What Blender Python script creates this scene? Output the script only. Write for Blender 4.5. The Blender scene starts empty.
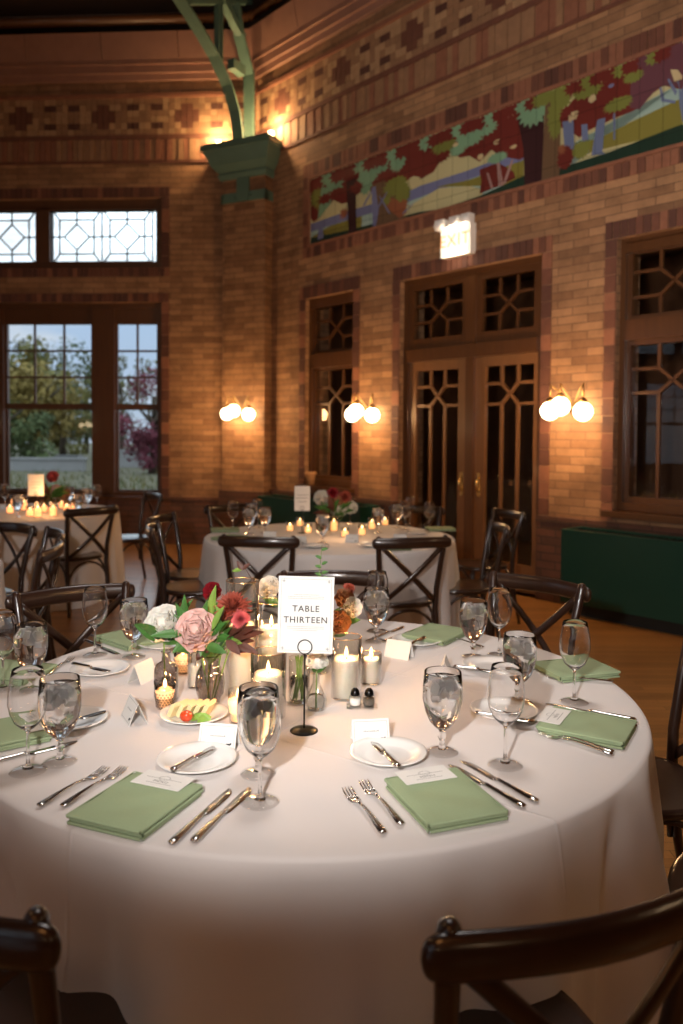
import bpy, math, random
from mathutils import Vector, Matrix
PI=math.pi
R=math.radians
random.seed(7)
COL=bpy.context.scene.collection
# ------------------------------------------------------------------ camera
F,PIT,ROL,CY,H=797.0,R(1.635),R(.434),456.0,1.504
TZ=.76
def ray(px,py):
    dx=(px-341.5)/F; dy=-(py-CY)/F
    c,s=math.cos(ROL),math.sin(ROL)
    x=dx*c-dy*s; y=dx*s+dy*c
    return Vector((x,math.cos(PIT)+y*math.sin(PIT),-math.sin(PIT)+y*math.cos(PIT)))
def at(px,py,z=TZ):
    d=ray(px,py); t=(z-H)/d.z
    return Vector((d.x*t,d.y*t,z))
def atY(px,py,y):
    d=ray(px,py); t=y/d.y
    return Vector((d.x*t,y,H+d.z*t))
cam_d=bpy.data.cameras.new('camera'); cam=bpy.data.objects.new('camera',cam_d); COL.objects.link(cam)
cam_d.sensor_fit='VERTICAL'; cam_d.sensor_height=36.0; cam_d.lens=36.0*F/1024.0
cam_d.shift_y=-(512-CY)/1024.0
cam_d.clip_start=.05; cam_d.clip_end=400
cam.matrix_world=Matrix.Translation((0,0,H))@Matrix.Rotation(PI/2-PIT,4,'X')@Matrix.Rotation(ROL,4,'Z')
cam_d.dof.use_dof=True; cam_d.dof.focus_distance=2.15; cam_d.dof.aperture_fstop=2.8
bpy.context.scene.camera=cam
# ------------------------------------------------------------------ materials
def nt(name):
    m=bpy.data.materials.new(name); m.use_nodes=True
    t=m.node_tree; b=t.nodes['Principled BSDF']
    return m,t,b
def link(t,a,b): t.links.new(a,b)
def pmat(name,col,rough=.5,metal=0,noise=0,nscale=20,bump=0,bscale=80,emit=None,es=0,sss=0,spec=None,coat=0):
    m,t,b=nt(name)
    b.inputs['Base Color'].default_value=(*col,1); b.inputs['Roughness'].default_value=rough; b.inputs['Metallic'].default_value=metal
    if spec is not None: b.inputs['Specular IOR Level'].default_value=spec
    if coat: b.inputs['Coat Weight'].default_value=coat; b.inputs['Coat Roughness'].default_value=.15
    if sss:
        b.inputs['Subsurface Weight'].default_value=sss; b.inputs['Subsurface Radius'].default_value=(.02,.01,.006)
        b.inputs['Subsurface Scale'].default_value=.6
    if noise or bump:
        tc=t.nodes.new('ShaderNodeTexCoord')
    if noise:
        n=t.nodes.new('ShaderNodeTexNoise'); n.inputs['Scale'].default_value=nscale; n.inputs['Detail'].default_value=4
        link(t,tc.outputs['Object'],n.inputs['Vector'])
        mx=t.nodes.new('ShaderNodeMix'); mx.data_type='RGBA'
        mx.inputs[6].default_value=(*[c*(1-noise) for c in col],1); mx.inputs[7].default_value=(*[min(1,c*(1+noise)) for c in col],1)
        link(t,n.outputs['Fac'],mx.inputs[0]); link(t,mx.outputs[2],b.inputs['Base Color'])
    if bump:
        n2=t.nodes.new('ShaderNodeTexNoise'); n2.inputs['Scale'].default_value=bscale; n2.inputs['Detail'].default_value=3
        link(t,tc.outputs['Object'],n2.inputs['Vector'])
        bp=t.nodes.new('ShaderNodeBump'); bp.inputs['Strength'].default_value=bump; bp.inputs['Distance'].default_value=.01
        link(t,n2.outputs['Fac'],bp.inputs['Height']); link(t,bp.outputs['Normal'],b.inputs['Normal'])
    if emit:
        b.inputs['Emission Color'].default_value=(*emit,1); b.inputs['Emission Strength'].default_value=es
    return m
def brickmat(name,c1,c2,mortar,bw=.30,bh=.073,ms=.006,rough=.8,tint=.35,bump=.5):
    m,t,b=nt(name)
    tc=t.nodes.new('ShaderNodeTexCoord'); sp=t.nodes.new('ShaderNodeSeparateXYZ'); link(t,tc.outputs['Object'],sp.inputs[0])
    ad=t.nodes.new('ShaderNodeMath'); ad.operation='ADD'; link(t,sp.outputs[0],ad.inputs[0]); link(t,sp.outputs[1],ad.inputs[1])
    cb=t.nodes.new('ShaderNodeCombineXYZ'); link(t,ad.outputs[0],cb.inputs[0]); link(t,sp.outputs[2],cb.inputs[1])
    br=t.nodes.new('ShaderNodeTexBrick'); link(t,cb.outputs[0],br.inputs['Vector'])
    br.inputs['Scale'].default_value=1; br.inputs['Brick Width'].default_value=bw; br.inputs['Row Height'].default_value=bh
    br.inputs['Mortar Size'].default_value=ms; br.inputs['Mortar Smooth'].default_value=.15; br.inputs['Bias'].default_value=0
    br.inputs['Color1'].default_value=(*c1,1); br.inputs['Color2'].default_value=(*c2,1); br.inputs['Mortar'].default_value=(*mortar,1)
    n=t.nodes.new('ShaderNodeTexNoise'); n.inputs['Scale'].default_value=3.5; n.inputs['Detail'].default_value=6; n.inputs['Roughness'].default_value=.7
    link(t,cb.outputs[0],n.inputs['Vector'])
    mr=t.nodes.new('ShaderNodeMapRange'); mr.inputs[1].default_value=.3; mr.inputs[2].default_value=.7; mr.inputs[3].default_value=1-tint; mr.inputs[4].default_value=1+tint*.6
    link(t,n.outputs['Fac'],mr.inputs[0])
    mx=t.nodes.new('ShaderNodeVectorMath'); mx.operation='SCALE'; link(t,br.outputs['Color'],mx.inputs[0]); link(t,mr.outputs[0],mx.inputs['Scale'])
    link(t,mx.outputs[0],b.inputs['Base Color']); b.inputs['Roughness'].default_value=rough
    inv=t.nodes.new('ShaderNodeMath'); inv.operation='SUBTRACT'; inv.inputs[0].default_value=1; link(t,br.outputs['Fac'],inv.inputs[1])
    n3=t.nodes.new('ShaderNodeTexNoise'); n3.inputs['Scale'].default_value=60; link(t,cb.outputs[0],n3.inputs['Vector'])
    a2=t.nodes.new('ShaderNodeMath'); a2.operation='MULTIPLY_ADD'; link(t,n3.outputs['Fac'],a2.inputs[0]); a2.inputs[1].default_value=.3; link(t,inv.outputs[0],a2.inputs[2])
    bp=t.nodes.new('ShaderNodeBump'); bp.inputs['Strength'].default_value=bump; bp.inputs['Distance'].default_value=.008
    link(t,a2.outputs[0],bp.inputs['Height']); link(t,bp.outputs['Normal'],b.inputs['Normal'])
    return m
def woodmat(name,c1,c2,scale=(30,30,3),rough=.4,coat=0,bump=.1,plank=None):
    m,t,b=nt(name)
    tc=t.nodes.new('ShaderNodeTexCoord'); mp=t.nodes.new('ShaderNodeMapping'); mp.inputs['Scale'].default_value=scale
    link(t,tc.outputs['Object'],mp.inputs['Vector'])
    n=t.nodes.new('ShaderNodeTexNoise'); n.inputs['Scale'].default_value=1; n.inputs['Detail'].default_value=6; n.inputs['Distortion'].default_value=.6
    link(t,mp.outputs[0],n.inputs['Vector'])
    mx=t.nodes.new('ShaderNodeMix'); mx.data_type='RGBA'; mx.inputs[6].default_value=(*c1,1); mx.inputs[7].default_value=(*c2,1)
    link(t,n.outputs['Fac'],mx.inputs[0]); out=mx.outputs[2]
    if plank:
        br=t.nodes.new('ShaderNodeTexBrick'); m2=t.nodes.new('ShaderNodeMapping'); m2.inputs['Rotation'].default_value=(0,0,plank[2])
        link(t,tc.outputs['Object'],m2.inputs['Vector']); link(t,m2.outputs[0],br.inputs['Vector'])
        br.inputs['Scale'].default_value=1; br.inputs['Brick Width'].default_value=plank[0]; br.inputs['Row Height'].default_value=plank[1]; br.inputs['Mortar Size'].default_value=.0015
        br.inputs['Color1'].default_value=(.72,.72,.72,1); br.inputs['Color2'].default_value=(1.15,1.15,1.15,1); br.inputs['Mortar'].default_value=(.25,.25,.25,1)
        vm=t.nodes.new('ShaderNodeVectorMath'); vm.operation='MULTIPLY'; link(t,out,vm.inputs[0]); link(t,br.outputs['Color'],vm.inputs[1]); out=vm.outputs[0]
    link(t,out,b.inputs['Base Color']); b.inputs['Roughness'].default_value=rough
    if coat: b.inputs['Coat Weight'].default_value=coat; b.inputs['Coat Roughness'].default_value=.12
    if bump:
        bp=t.nodes.new('ShaderNodeBump'); bp.inputs['Strength'].default_value=bump; bp.inputs['Distance'].default_value=.004
        link(t,n.outputs['Fac'],bp.inputs['Height']); link(t,bp.outputs['Normal'],b.inputs['Normal'])
    return m
def thinglass(name,tint=(1,1,1),ior=1.5,rough=.0,gain=1.0):
    m=bpy.data.materials.new(name); m.use_nodes=True; t=m.node_tree; t.nodes.clear()
    o=t.nodes.new('ShaderNodeOutputMaterial'); tr=t.nodes.new('ShaderNodeBsdfTransparent'); tr.inputs[0].default_value=(*tint,1)
    g=t.nodes.new('ShaderNodeBsdfGlossy'); g.inputs['Roughness'].default_value=rough
    lw=t.nodes.new('ShaderNodeLayerWeight'); lw.inputs[0].default_value=.5
    pw=t.nodes.new('ShaderNodeMath'); pw.operation='POWER'; pw.inputs[1].default_value=4; link(t,lw.outputs['Facing'],pw.inputs[0])
    fr=t.nodes.new('ShaderNodeMath'); fr.operation='MULTIPLY_ADD'; fr.inputs[1].default_value=.9; fr.inputs[2].default_value=.04; link(t,pw.outputs[0],fr.inputs[0])
    mu=t.nodes.new('ShaderNodeMath'); mu.operation='MULTIPLY'; mu.inputs[1].default_value=gain; mu.use_clamp=True
    link(t,fr.outputs[0],mu.inputs[0])
    mx=t.nodes.new('ShaderNodeMixShader'); link(t,mu.outputs[0],mx.inputs[0]); link(t,tr.outputs[0],mx.inputs[1]); link(t,g.outputs[0],mx.inputs[2])
    link(t,mx.outputs[0],o.inputs[0]); return m
def refglass(name,ior=1.45,col=(1,1,1),rough=0):
    m,t,b=nt(name); b.inputs['Base Color'].default_value=(*col,1); b.inputs['Roughness'].default_value=rough
    b.inputs['Transmission Weight'].default_value=1; b.inputs['IOR'].default_value=ior
    return m
def emat(name,col,s):
    m=bpy.data.materials.new(name); m.use_nodes=True; t=m.node_tree; t.nodes.clear()
    o=t.nodes.new('ShaderNodeOutputMaterial'); e=t.nodes.new('ShaderNodeEmission'); e.inputs[0].default_value=(*col,1); e.inputs[1].default_value=s
    link(t,e.outputs[0],o.inputs[0]); return m
M={}
M['brick']=brickmat('tan_brick',(.40,.215,.105),(.23,.115,.055),(.15,.08,.045),ms=.004)
M['dado_brick']=brickmat('dark_brick',(.16,.065,.04),(.10,.045,.03),(.06,.035,.025))
M['dark_brick_a']=pmat('brick_red_dark',(.10,.038,.025),.75,noise=.3,nscale=12,bump=.3)
M['dark_brick_b']=pmat('brick_maroon',(.15,.056,.033),.75,noise=.3,nscale=12,bump=.3)
M['dark_brick_c']=pmat('brick_russet',(.25,.10,.055),.75,noise=.3,nscale=12,bump=.3)
M['tan_brick_a']=pmat('brick_tan_light',(.42,.25,.13),.75,noise=.3,nscale=12,bump=.3)
M['tan_brick_b']=pmat('brick_tan_mid',(.29,.155,.08),.75,noise=.3,nscale=12,bump=.3)
M['terracotta']=pmat('terracotta',(.29,.145,.10),.7,noise=.2,nscale=6,bump=.2,bscale=30)
M['oak']=woodmat('stained_oak',(.06,.022,.007),(.115,.045,.014),(25,25,2.5),.35,coat=.3)
M['oak_door']=woodmat('door_oak',(.14,.060,.022),(.24,.11,.042),(25,25,2.5),.4,coat=.2)
M['oak_dark']=woodmat('dark_oak',(.07,.028,.012),(.12,.05,.02),(25,25,2.5),.4,coat=.2)
M['ceiling']=woodmat('ceiling_boards',(.022,.012,.007),(.045,.024,.013),(3,30,30),.6)
M['floor']=woodmat('floor_strips',(.30,.13,.035),(.44,.21,.065),(6,60,6),.32,coat=.25,plank=(1.2,.057,0))
M['green']=pmat('green_steel_paint',(.115,.20,.15),.45,noise=.15,nscale=8)
M['cabinet']=pmat('green_cabinet_enamel',(.004,.055,.038),.42)
M['cabinet_in']=pmat('grille_black',(.008,.009,.008),.6)
M['chair']=woodmat('walnut_chair',(.016,.007,.004),(.036,.015,.009),(30,30,5),.28,coat=.35,bump=.05)
M['winglass']=thinglass('window_glass',(.93,.95,.96),1.5)
M['lead']=pmat('lead_came',(.03,.06,.07),.5)
M['globe']=emat('opal_globe',(1,.72,.42),14)
M['brass']=pmat('aged_brass',(.35,.22,.09),.35,1)
M['brass_door']=pmat('polished_brass',(.75,.52,.22),.25,1)
M['white_plastic']=pmat('white_plastic',(.82,.80,.78),.4)
M['exit_face']=emat('exit_face',(1,.86,.62),1.7)
M['exit_letter']=emat('exit_letter',(1,.42,.16),1.3)
M['porcelain']=pmat('porcelain',(.82,.80,.77),.15,coat=.5)
M['napkin']=pmat('sage_linen',(.29,.37,.215),.85,noise=.05,nscale=200,bump=.15,bscale=400)
M['paper']=pmat('card_stock',(.72,.71,.68),.7)
M['ink']=pmat('printed_ink',(.035,.035,.035),.7)
M['ink_light']=pmat('printed_ink_pale',(.30,.30,.29),.7)
M['steel']=pmat('stainless',(.62,.60,.58),.14,1)
M['blackmetal']=pmat('black_wire',(.02,.02,.02),.3,1)
M['glass']=refglass('clear_glass',1.45)
M['vase']=thinglass('thin_vase_glass',(.97,.97,.95),1.5,gain=1.6)
M['vase_gray']=thinglass('smoke_ribbed_glass',(.80,.77,.76),1.5,gain=1.8)
M['foot_glass']=thinglass('foot_glass',(.90,.89,.88),1.5,gain=2.0)
M['goldrim']=pmat('gold_rim',(.9,.6,.3),.25,1)
M['water']=refglass('water',1.33,(.99,.99,.99))
M['ice']=refglass('ice',1.06,(.98,.98,.98),.35); M['ice'].node_tree.nodes['Principled BSDF'].inputs['Transmission Weight'].default_value=.72
M['wax']=pmat('ivory_wax',(.85,.78,.68),.5,sss=.25)
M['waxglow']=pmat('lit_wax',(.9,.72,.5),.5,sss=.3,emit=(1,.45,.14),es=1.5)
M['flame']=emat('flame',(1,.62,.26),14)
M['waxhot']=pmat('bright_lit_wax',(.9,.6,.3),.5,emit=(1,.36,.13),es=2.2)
M['wick']=pmat('wick',(.03,.02,.02),.9)
M['leaf']=pmat('green_leaf',(.055,.16,.03),.45,noise=.3,nscale=30)
M['leaf_light']=pmat('light_green_leaf',(.20,.33,.06),.5,noise=.2,nscale=30)
M['leaf_brown']=pmat('bronze_leaf',(.10,.035,.022),.5,noise=.4,nscale=30)
M['stem']=pmat('stem',(.13,.24,.04),.5)
M['rose_white']=pmat('white_petal',(.86,.83,.76),.6,sss=.1)
M['rose_pink']=pmat('blush_petal',(.86,.60,.54),.6,sss=.1,noise=.12,nscale=25)
M['mum']=pmat('rust_petal',(.36,.07,.04),.6,noise=.3,nscale=60)
M['crimson']=pmat('crimson_petal',(.28,.012,.02),.5)
M['coral']=pmat('coral_petal',(.62,.12,.12),.55,noise=.3,nscale=40)
M['tan_petal']=pmat('toffee_petal',(.52,.27,.14),.6,noise=.2,nscale=40)
M['cheese']=pmat('cheese',(.80,.66,.36),.5,sss=.2)
M['tomato']=pmat('tomato',(.6,.06,.015),.12,coat=.6)
M['lettuce']=pmat('lettuce',(.25,.42,.07),.5)
M['salt']=pmat('salt',(.85,.85,.83),.8)
M['pepper']=pmat('pepper',(.10,.08,.06),.9)
M['terr']=pmat('clay_cup',(.55,.28,.12),.7)
# table linen with pressed crease lines (relief, not colour)
def linen(name,col):
    m,t,b=nt(name); b.inputs['Base Color'].default_value=(*col,1); b.inputs['Roughness'].default_value=.75
    b.inputs['Sheen Weight'].default_value=.15
    tc=t.nodes.new('ShaderNodeTexCoord'); mp=t.nodes.new('ShaderNodeMapping'); mp.inputs['Rotation'].default_value=(0,0,R(35)); link(t,tc.outputs['Object'],mp.inputs['Vector'])
    sp=t.nodes.new('ShaderNodeSeparateXYZ'); link(t,mp.outputs[0],sp.inputs[0])
    acc=None
    for ax,off in ((0,.12),(1,.28),(0,-.48),(1,-.34)):
        s=t.nodes.new('ShaderNodeMath'); s.operation='SUBTRACT'; link(t,sp.outputs[ax],s.inputs[0]); s.inputs[1].default_value=off
        a=t.nodes.new('ShaderNodeMath'); a.operation='ABSOLUTE'; link(t,s.outputs[0],a.inputs[0])
        r=t.nodes.new('ShaderNodeMapRange'); r.inputs[1].default_value=0; r.inputs[2].default_value=.006; r.inputs[3].default_value=1; r.inputs[4].default_value=0; link(t,a.outputs[0],r.inputs[0])
        if acc is None: acc=r.outputs[0]
        else:
            q=t.nodes.new('ShaderNodeMath'); q.operation='ADD'; link(t,acc,q.inputs[0]); link(t,r.outputs[0],q.inputs[1]); acc=q.outputs[0]
    n=t.nodes.new('ShaderNodeTexNoise'); n.inputs['Scale'].default_value=7; n.inputs['Detail'].default_value=5; link(t,tc.outputs['Object'],n.inputs['Vector'])
    q=t.nodes.new('ShaderNodeMath'); q.operation='MULTIPLY_ADD'; link(t,n.outputs['Fac'],q.inputs[0]); q.inputs[1].default_value=1.2; link(t,acc,q.inputs[2])
    bp=t.nodes.new('ShaderNodeBump'); bp.inputs['Strength'].default_value=.35; bp.inputs['Distance'].default_value=.004
    link(t,q.outputs[0],bp.inputs['Height']); link(t,bp.outputs['Normal'],b.inputs['Normal'])
    return m
M['linen']=linen('grey_white_linen',(.66,.62,.60))
# ------------------------------------------------------------------ mesh builder
class MB:
    def __init__(s): s.v=[];s.f=[];s.m=[];s.s=[];s.M=Matrix.Identity(4);s.mats=[];s.cur=0;s.sm=False
    def mat(s,k):
        if k not in s.mats: s.mats.append(k)
        s.cur=s.mats.index(k); return s
    def add(s,vs,fs,smooth=None):
        n=len(s.v); s.v+= [tuple(s.M@Vector(p)) for p in vs]
        for f in fs: s.f.append(tuple(i+n for i in f)); s.m.append(s.cur); s.s.append(s.sm if smooth is None else smooth)
        return s
    def box(s,x0,x1,y0,y1,z0,z1):
        vs=[(x,y,z) for z in (z0,z1) for y in (y0,y1) for x in (x0,x1)]
        return s.add(vs,[(0,2,3,1),(4,5,7,6),(0,1,5,4),(2,6,7,3),(0,4,6,2),(1,3,7,5)],False)
    def frustum(s,a,b,z0,z1):
        vs=[(a[0],a[2],z0),(a[1],a[2],z0),(a[0],a[3],z0),(a[1],a[3],z0),(b[0],b[2],z1),(b[1],b[2],z1),(b[0],b[3],z1),(b[1],b[3],z1)]
        return s.add(vs,[(0,2,3,1),(4,5,7,6),(0,1,5,4),(2,6,7,3),(0,4,6,2),(1,3,7,5)],False)
    def tube(s,pts,rad,n=8,flat=None,cap=True,up=None):
        pts=[Vector(p) for p in pts]; k=len(pts)
        rs=rad if isinstance(rad,(list,tuple)) else [rad]*k
        vs=[];N=None
        for i,p in enumerate(pts):
            t=(pts[min(i+1,k-1)]-pts[max(i-1,0)]).normalized()
            if N is None:
                a=Vector(up) if up else (Vector((0,0,1)) if abs(t.z)<.9 else Vector((1,0,0)))
                N=(a-t*a.dot(t)).normalized()
            else: N=(N-t*N.dot(t)).normalized()
            B=t.cross(N)
            for j in range(n):
                a=2*PI*j/n; ca,sa=math.cos(a),math.sin(a)
                if flat: vs.append(p+N*ca*rs[i]*flat[0]+B*sa*rs[i]*flat[1])
                else: vs.append(p+(N*ca+B*sa)*rs[i])
        fs=[(i*n+j,i*n+(j+1)%n,(i+1)*n+(j+1)%n,(i+1)*n+j) for i in range(k-1) for j in range(n)]
        if cap: fs+= [tuple(range(n-1,-1,-1)),tuple((k-1)*n+j for j in range(n))]
        return s.add(vs,fs,True)
    def lathe(s,prof,n=24,ribs=0,ramp=0,smooth=True,c=(0,0,0),z=None):
        vs=[];fs=[];k=len(prof)
        for i,(r,z_) in enumerate(prof):
            for j in range(n):
                a=2*PI*j/n; rr=r*(1+ (ramp*math.cos(ribs*a) if ribs else 0))
                vs.append((c[0]+rr*math.cos(a),c[1]+rr*math.sin(a),c[2]+z_))
        for i in range(k-1):
            for j in range(n): fs.append((i*n+j,i*n+(j+1)%n,(i+1)*n+(j+1)%n,(i+1)*n+j))
        if prof[0][0]>1e-4 and prof[0][0]<.9: pass
        return s.add(vs,fs,smooth)
    def solid(s,prof,n=24,**k):
        # closed by centre points
        p=[(1e-5,prof[0][1])]+list(prof)+[(1e-5,prof[-1][1])]
        return s.lathe(p,n,**k)
    def sphere(s,c,r,n=12,m=8,sc=(1,1,1)):
        vs=[];fs=[]
        for i in range(m+1):
            t=PI*i/m
            for j in range(n):
                a=2*PI*j/n; vs.append((c[0]+sc[0]*r*math.sin(t)*math.cos(a),c[1]+sc[1]*r*math.sin(t)*math.sin(a),c[2]-sc[2]*r*math.cos(t)))
        for i in range(m):
            for j in range(n): fs.append((i*n+j,i*n+(j+1)%n,(i+1)*n+(j+1)%n,(i+1)*n+j))
        return s.add(vs,fs,True)
    def grid(s,fn,nu,nv,smooth=True):
        vs=[fn(i/(nu-1),j/(nv-1)) for i in range(nu) for j in range(nv)]
        fs=[(i*nv+j,(i+1)*nv+j,(i+1)*nv+j+1,i*nv+j+1) for i in range(nu-1) for j in range(nv-1)]
        return s.add(vs,fs,smooth)
    def prism(s,poly,z0,z1,smooth=False):
        n=len(poly); vs=[(x,y,z0) for x,y in poly]+[(x,y,z1) for x,y in poly]
        fs=[tuple(range(n-1,-1,-1)),tuple(range(n,2*n))]+[(i,(i+1)%n,n+(i+1)%n,n+i) for i in range(n)]
        return s.add(vs,fs,smooth)
    def poly(s,pts): return s.add(pts,[tuple(range(len(pts)))],False)
    def build(s,name,parent=None,mats=None,**kw):
        me=bpy.data.meshes.new(name); me.from_pydata([tuple(v) for v in s.v],[],s.f)
        for k in (s.mats or [mats]): me.materials.append(M[k])
        me.polygons.foreach_set('material_index',s.m); me.polygons.foreach_set('use_smooth',s.s); me.update()
        o=bpy.data.objects.new(name,me); COL.objects.link(o)
        if parent: o.parent=parent
        if kw: tag(o,**kw)
        return o
def mb(k): return MB().mat(k)
def tag(o,label=None,cat=None,group=None,kind=None,loc=None,rz=None):
    if label: o['label']=label
    if cat: o['category']=cat
    if group: o['group']=group
    if kind: o['kind']=kind
    if loc is not None: o.location=loc
    if rz is not None: o.rotation_euler=(0,0,rz)
    return o
def thing(name,label,cat,loc=(0,0,0),rz=0,group=None):
    o=bpy.data.objects.new(name,None); COL.objects.link(o); o.empty_display_size=.05
    return tag(o,label,cat,group,None,loc,rz)
def copy_tree(o,parent=None):
    c=o.copy(); COL.objects.link(c); c.parent=parent
    for ch in list(o.children): copy_tree(ch,c)
    return c
USED=set()
def put(proto,label,loc,rz=0,group=None,sc=None):
    """first use places the prototype itself, then copies"""
    if proto.name in USED:
        o=copy_tree(proto)
    else:
        USED.add(proto.name); o=proto
    o['label']=label; o.location=loc; o.rotation_euler=(0,0,rz)
    if group: o['group']=group
    if sc: o.scale=(sc,sc,sc)
    return o
def struct(o): o['kind']='structure'; return o
# ------------------------------------------------------------------ room frame
aR,aL=R(41.3),R(86.1)
C=Vector((-1.148,10.643,0)); SIDE=7.16
sR=Vector((math.sin(aR),-math.cos(aR),0)); nR=Vector((-math.cos(aR),-math.sin(aR),0))
rzR=math.atan2(sR.y,sR.x)
def wallpt(s,off,z): p=C+sR*s+nR*off; return Vector((p.x,p.y,z))
def wall_grid(L,Z,ops,th=.38,mat='brick'):
    """brick wall with openings; local x along, y outward (room side y=0), z up"""
    b=mb(mat)
    xs=sorted({0,L}|{o[0] for o in ops}|{o[1] for o in ops}); zs=sorted({0,Z}|{o[2] for o in ops}|{o[3] for o in ops})
    nx,nz=len(xs)-1,len(zs)-1
    def op(i,j):
        if i<0 or j<0 or i>=nx or j>=nz: return False
        cx,cz=(xs[i]+xs[i+1])/2,(zs[j]+zs[j+1])/2
        return any(o[0]<cx<o[1] and o[2]<cz<o[3] for o in ops)
    for i in range(nx):
        for j in range(nz):
            x0,x1,z0,z1=xs[i],xs[i+1],zs[j],zs[j+1]
            if op(i,j):
                if not op(i-1,j): b.poly([(x0,0,z0),(x0,th,z0),(x0,th,z1),(x0,0,z1)])
                if not op(i+1,j): b.poly([(x1,0,z0),(x1,0,z1),(x1,th,z1),(x1,th,z0)])
                if not op(i,j-1): b.poly([(x0,0,z0),(x1,0,z0),(x1,th,z0),(x0,th,z0)])
                if not op(i,j+1): b.poly([(x0,0,z1),(x0,th,z1),(x1,th,z1),(x1,0,z1)])
            else:
                b.poly([(x0,0,z0),(x1,0,z0),(x1,0,z1),(x0,0,z1)])
                b.poly([(x0,th,z0),(x0,th,z1),(x1,th,z1),(x1,th,z0)])
    b.poly([(0,0,0),(0,0,Z),(0,th,Z),(0,th,0)]); b.poly([(L,0,0),(L,th,0),(L,th,Z),(L,0,Z)])
    b.poly([(0,0,Z),(L,0,Z),(L,th,Z),(0,th,Z)]); b.poly([(0,0,0),(0,th,0),(L,th,0),(L,0,0)])
    return b
DK=['dark_brick_a','dark_brick_b','dark_brick_c']
def soldiers(b,x0,x1,z0,z1,vert=True,w=.07,pr=.012,mats=DK,wts=(5,5,2)):
    g=.008
    if vert:
        n=max(1,round((x1-x0)/w)); d=(x1-x0)/n
        for i in range(n):
            b.mat(random.choices(mats,wts)[0]); p=pr+random.uniform(-.002,.004)
            b.box(x0+i*d+g/2,x0+(i+1)*d-g/2,-p,.002,z0+g/2,z1-g/2)
    else:
        n=max(1,round((z1-z0)/.146)); d=(z1-z0)/n
        for i in range(n):
            b.mat(random.choices(mats,wts)[0]); p=pr+random.uniform(-.002,.004)
            b.box(x0+g/2,x1-g/2,-p,.002,z0+i*d+g/2,z0+(i+1)*d-g/2)
EAVE=6.72
TRIM=[0]
def place(o,org,rz): o.location=org; o.rotation_euler=(0,0,rz); return o
def trimname():
    TRIM[0]+=1; return 'trim_%d'%TRIM[0]
def dado_segments(b,L,gaps,z1=.74):
    x=0
    for a,c in gaps+[(L,L)]:
        if a>x: b.box(x,a,-.03,.001,0,z1-.02); b.box(x,a,-.045,.001,z1-.02,z1+.03)
        x=c
def wall_top_trims(org,rz,L,detail=True):
    # terracotta cornice and string courses
    b=mb('terracotta')
    b.box(0,L,-.05,.001,6.16,6.24); b.box(0,L,-.09,.001,6.24,6.34); b.box(0,L,-.12,.001,6.34,6.40)
    n=int(L/.9)
    for i in range(n):
        x0,x1=i*L/n+.004,(i+1)*L/n-.004
        b.add([(x0,-.12,6.40),(x1,-.12,6.40),(x1,-.20,6.72),(x0,-.20,6.72),(x0,0,6.40),(x1,0,6.40),(x1,0,6.72),(x0,0,6.72)],
              [(0,1,2,3),(3,2,6,7),(0,3,7,4),(1,5,6,2),(0,4,5,1)])
    struct(place(b.build(trimname()),org,rz))
    if not detail: return
    b=MB().mat('dark_brick_c')
    b.box(0,L,-.045,.001,5.94,5.99); b.mat('dark_brick_b').box(0,L,-.03,.001,5.40,5.455)
    # patterned band 5.455 - 5.94, six courses
    u=.0808
    P=["................","...D.......D....","..............DD","..............DD","...D.......D....","................"]
    nx=int(L/u)
    for i in range(nx):
        for j in range(6):
            k=i%14
            cross=(k in(6,7) and j in(1,2,3,4)) or (k in(5,6,7,8) and j in(2,3))
            sq=(k in (1,2,11,12) and j in (1,4)) 
            basket=((i//2)+(j//2))%2
            if cross: b.mat('dark_brick_b')
            elif sq: b.mat('dark_brick_a')
            else: b.mat(random.choice(['tan_brick_a','tan_brick_b','tan_brick_b']))
            x=i*u; z=5.455+j*u
            pr=.015+random.uniform(0,.006)
            if basket and not(cross or sq):
                b.box(x+.003,x+u/2-.002,-pr,.001,z+.003,z+u-.003); b.box(x+u/2+.002,x+u-.003,-pr,.001,z+.003,z+u-.003)
            else:
                b.box(x+.003,x+u-.003,-pr,.001,z+.003,z+u/2-.002); b.box(x+.003,x+u-.003,-pr,.001,z+u/2+.002,z+u-.003)
    # corbelled soldier course
    n=int(L/.075)
    for i in range(n):
        b.mat(random.choice(['tan_brick_b','dark_brick_c','tan_brick_b'])); pr=.024 if i%2 else .014
        b.box(i*L/n+.004,(i+1)*L/n-.004,-pr,.001,5.12,5.395)
    b.mat('dark_brick_b').box(0,L,-.02,.001,5.085,5.115)
    struct(place(b.build(trimname()),org,rz))
def muntin_x(b,x0,x1,z0,z1,za,zb,w=.028,y0=-.012,y1=.012):
    """three lights wide with an X between heights za>zb in the middle column"""
    a,c=x0+(x1-x0)/3,x0+2*(x1-x0)/3; h=w/2
    for x in (a,c):
        b.box(x-h,x+h,y0,y1,za,z1); b.box(x-h,x+h,y0,y1,z0,zb)
    for z in (za,zb):
        b.box(x0,a+h,y0,y1,z-h,z+h); b.box(c-h,x1,y0,y1,z-h,z+h)
    for (p,q) in (((a,za),(c,zb)),((a,zb),(c,za))):
        d=Vector((q[0]-p[0],q[1]-p[1])); n=Vector((-d.y,d.x)).normalized()*h; e=d.normalized()*h*.6
        pts=[(p[0]-e.x+n.x,p[1]-e.y+n.y),(q[0]+e.x+n.x,q[1]+e.y+n.y),(q[0]+e.x-n.x,q[1]+e.y-n.y),(p[0]-e.x-n.x,p[1]-e.y-n.y)]
        vs=[(x,y0-.002,z) for x,z in pts]+[(x,y1+.002,z) for x,z in pts]
        b.add(vs,[(0,1,2,3),(7,6,5,4),(0,4,5,1),(1,5,6,2),(2,6,7,3),(3,7,4,0)],False)
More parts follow.
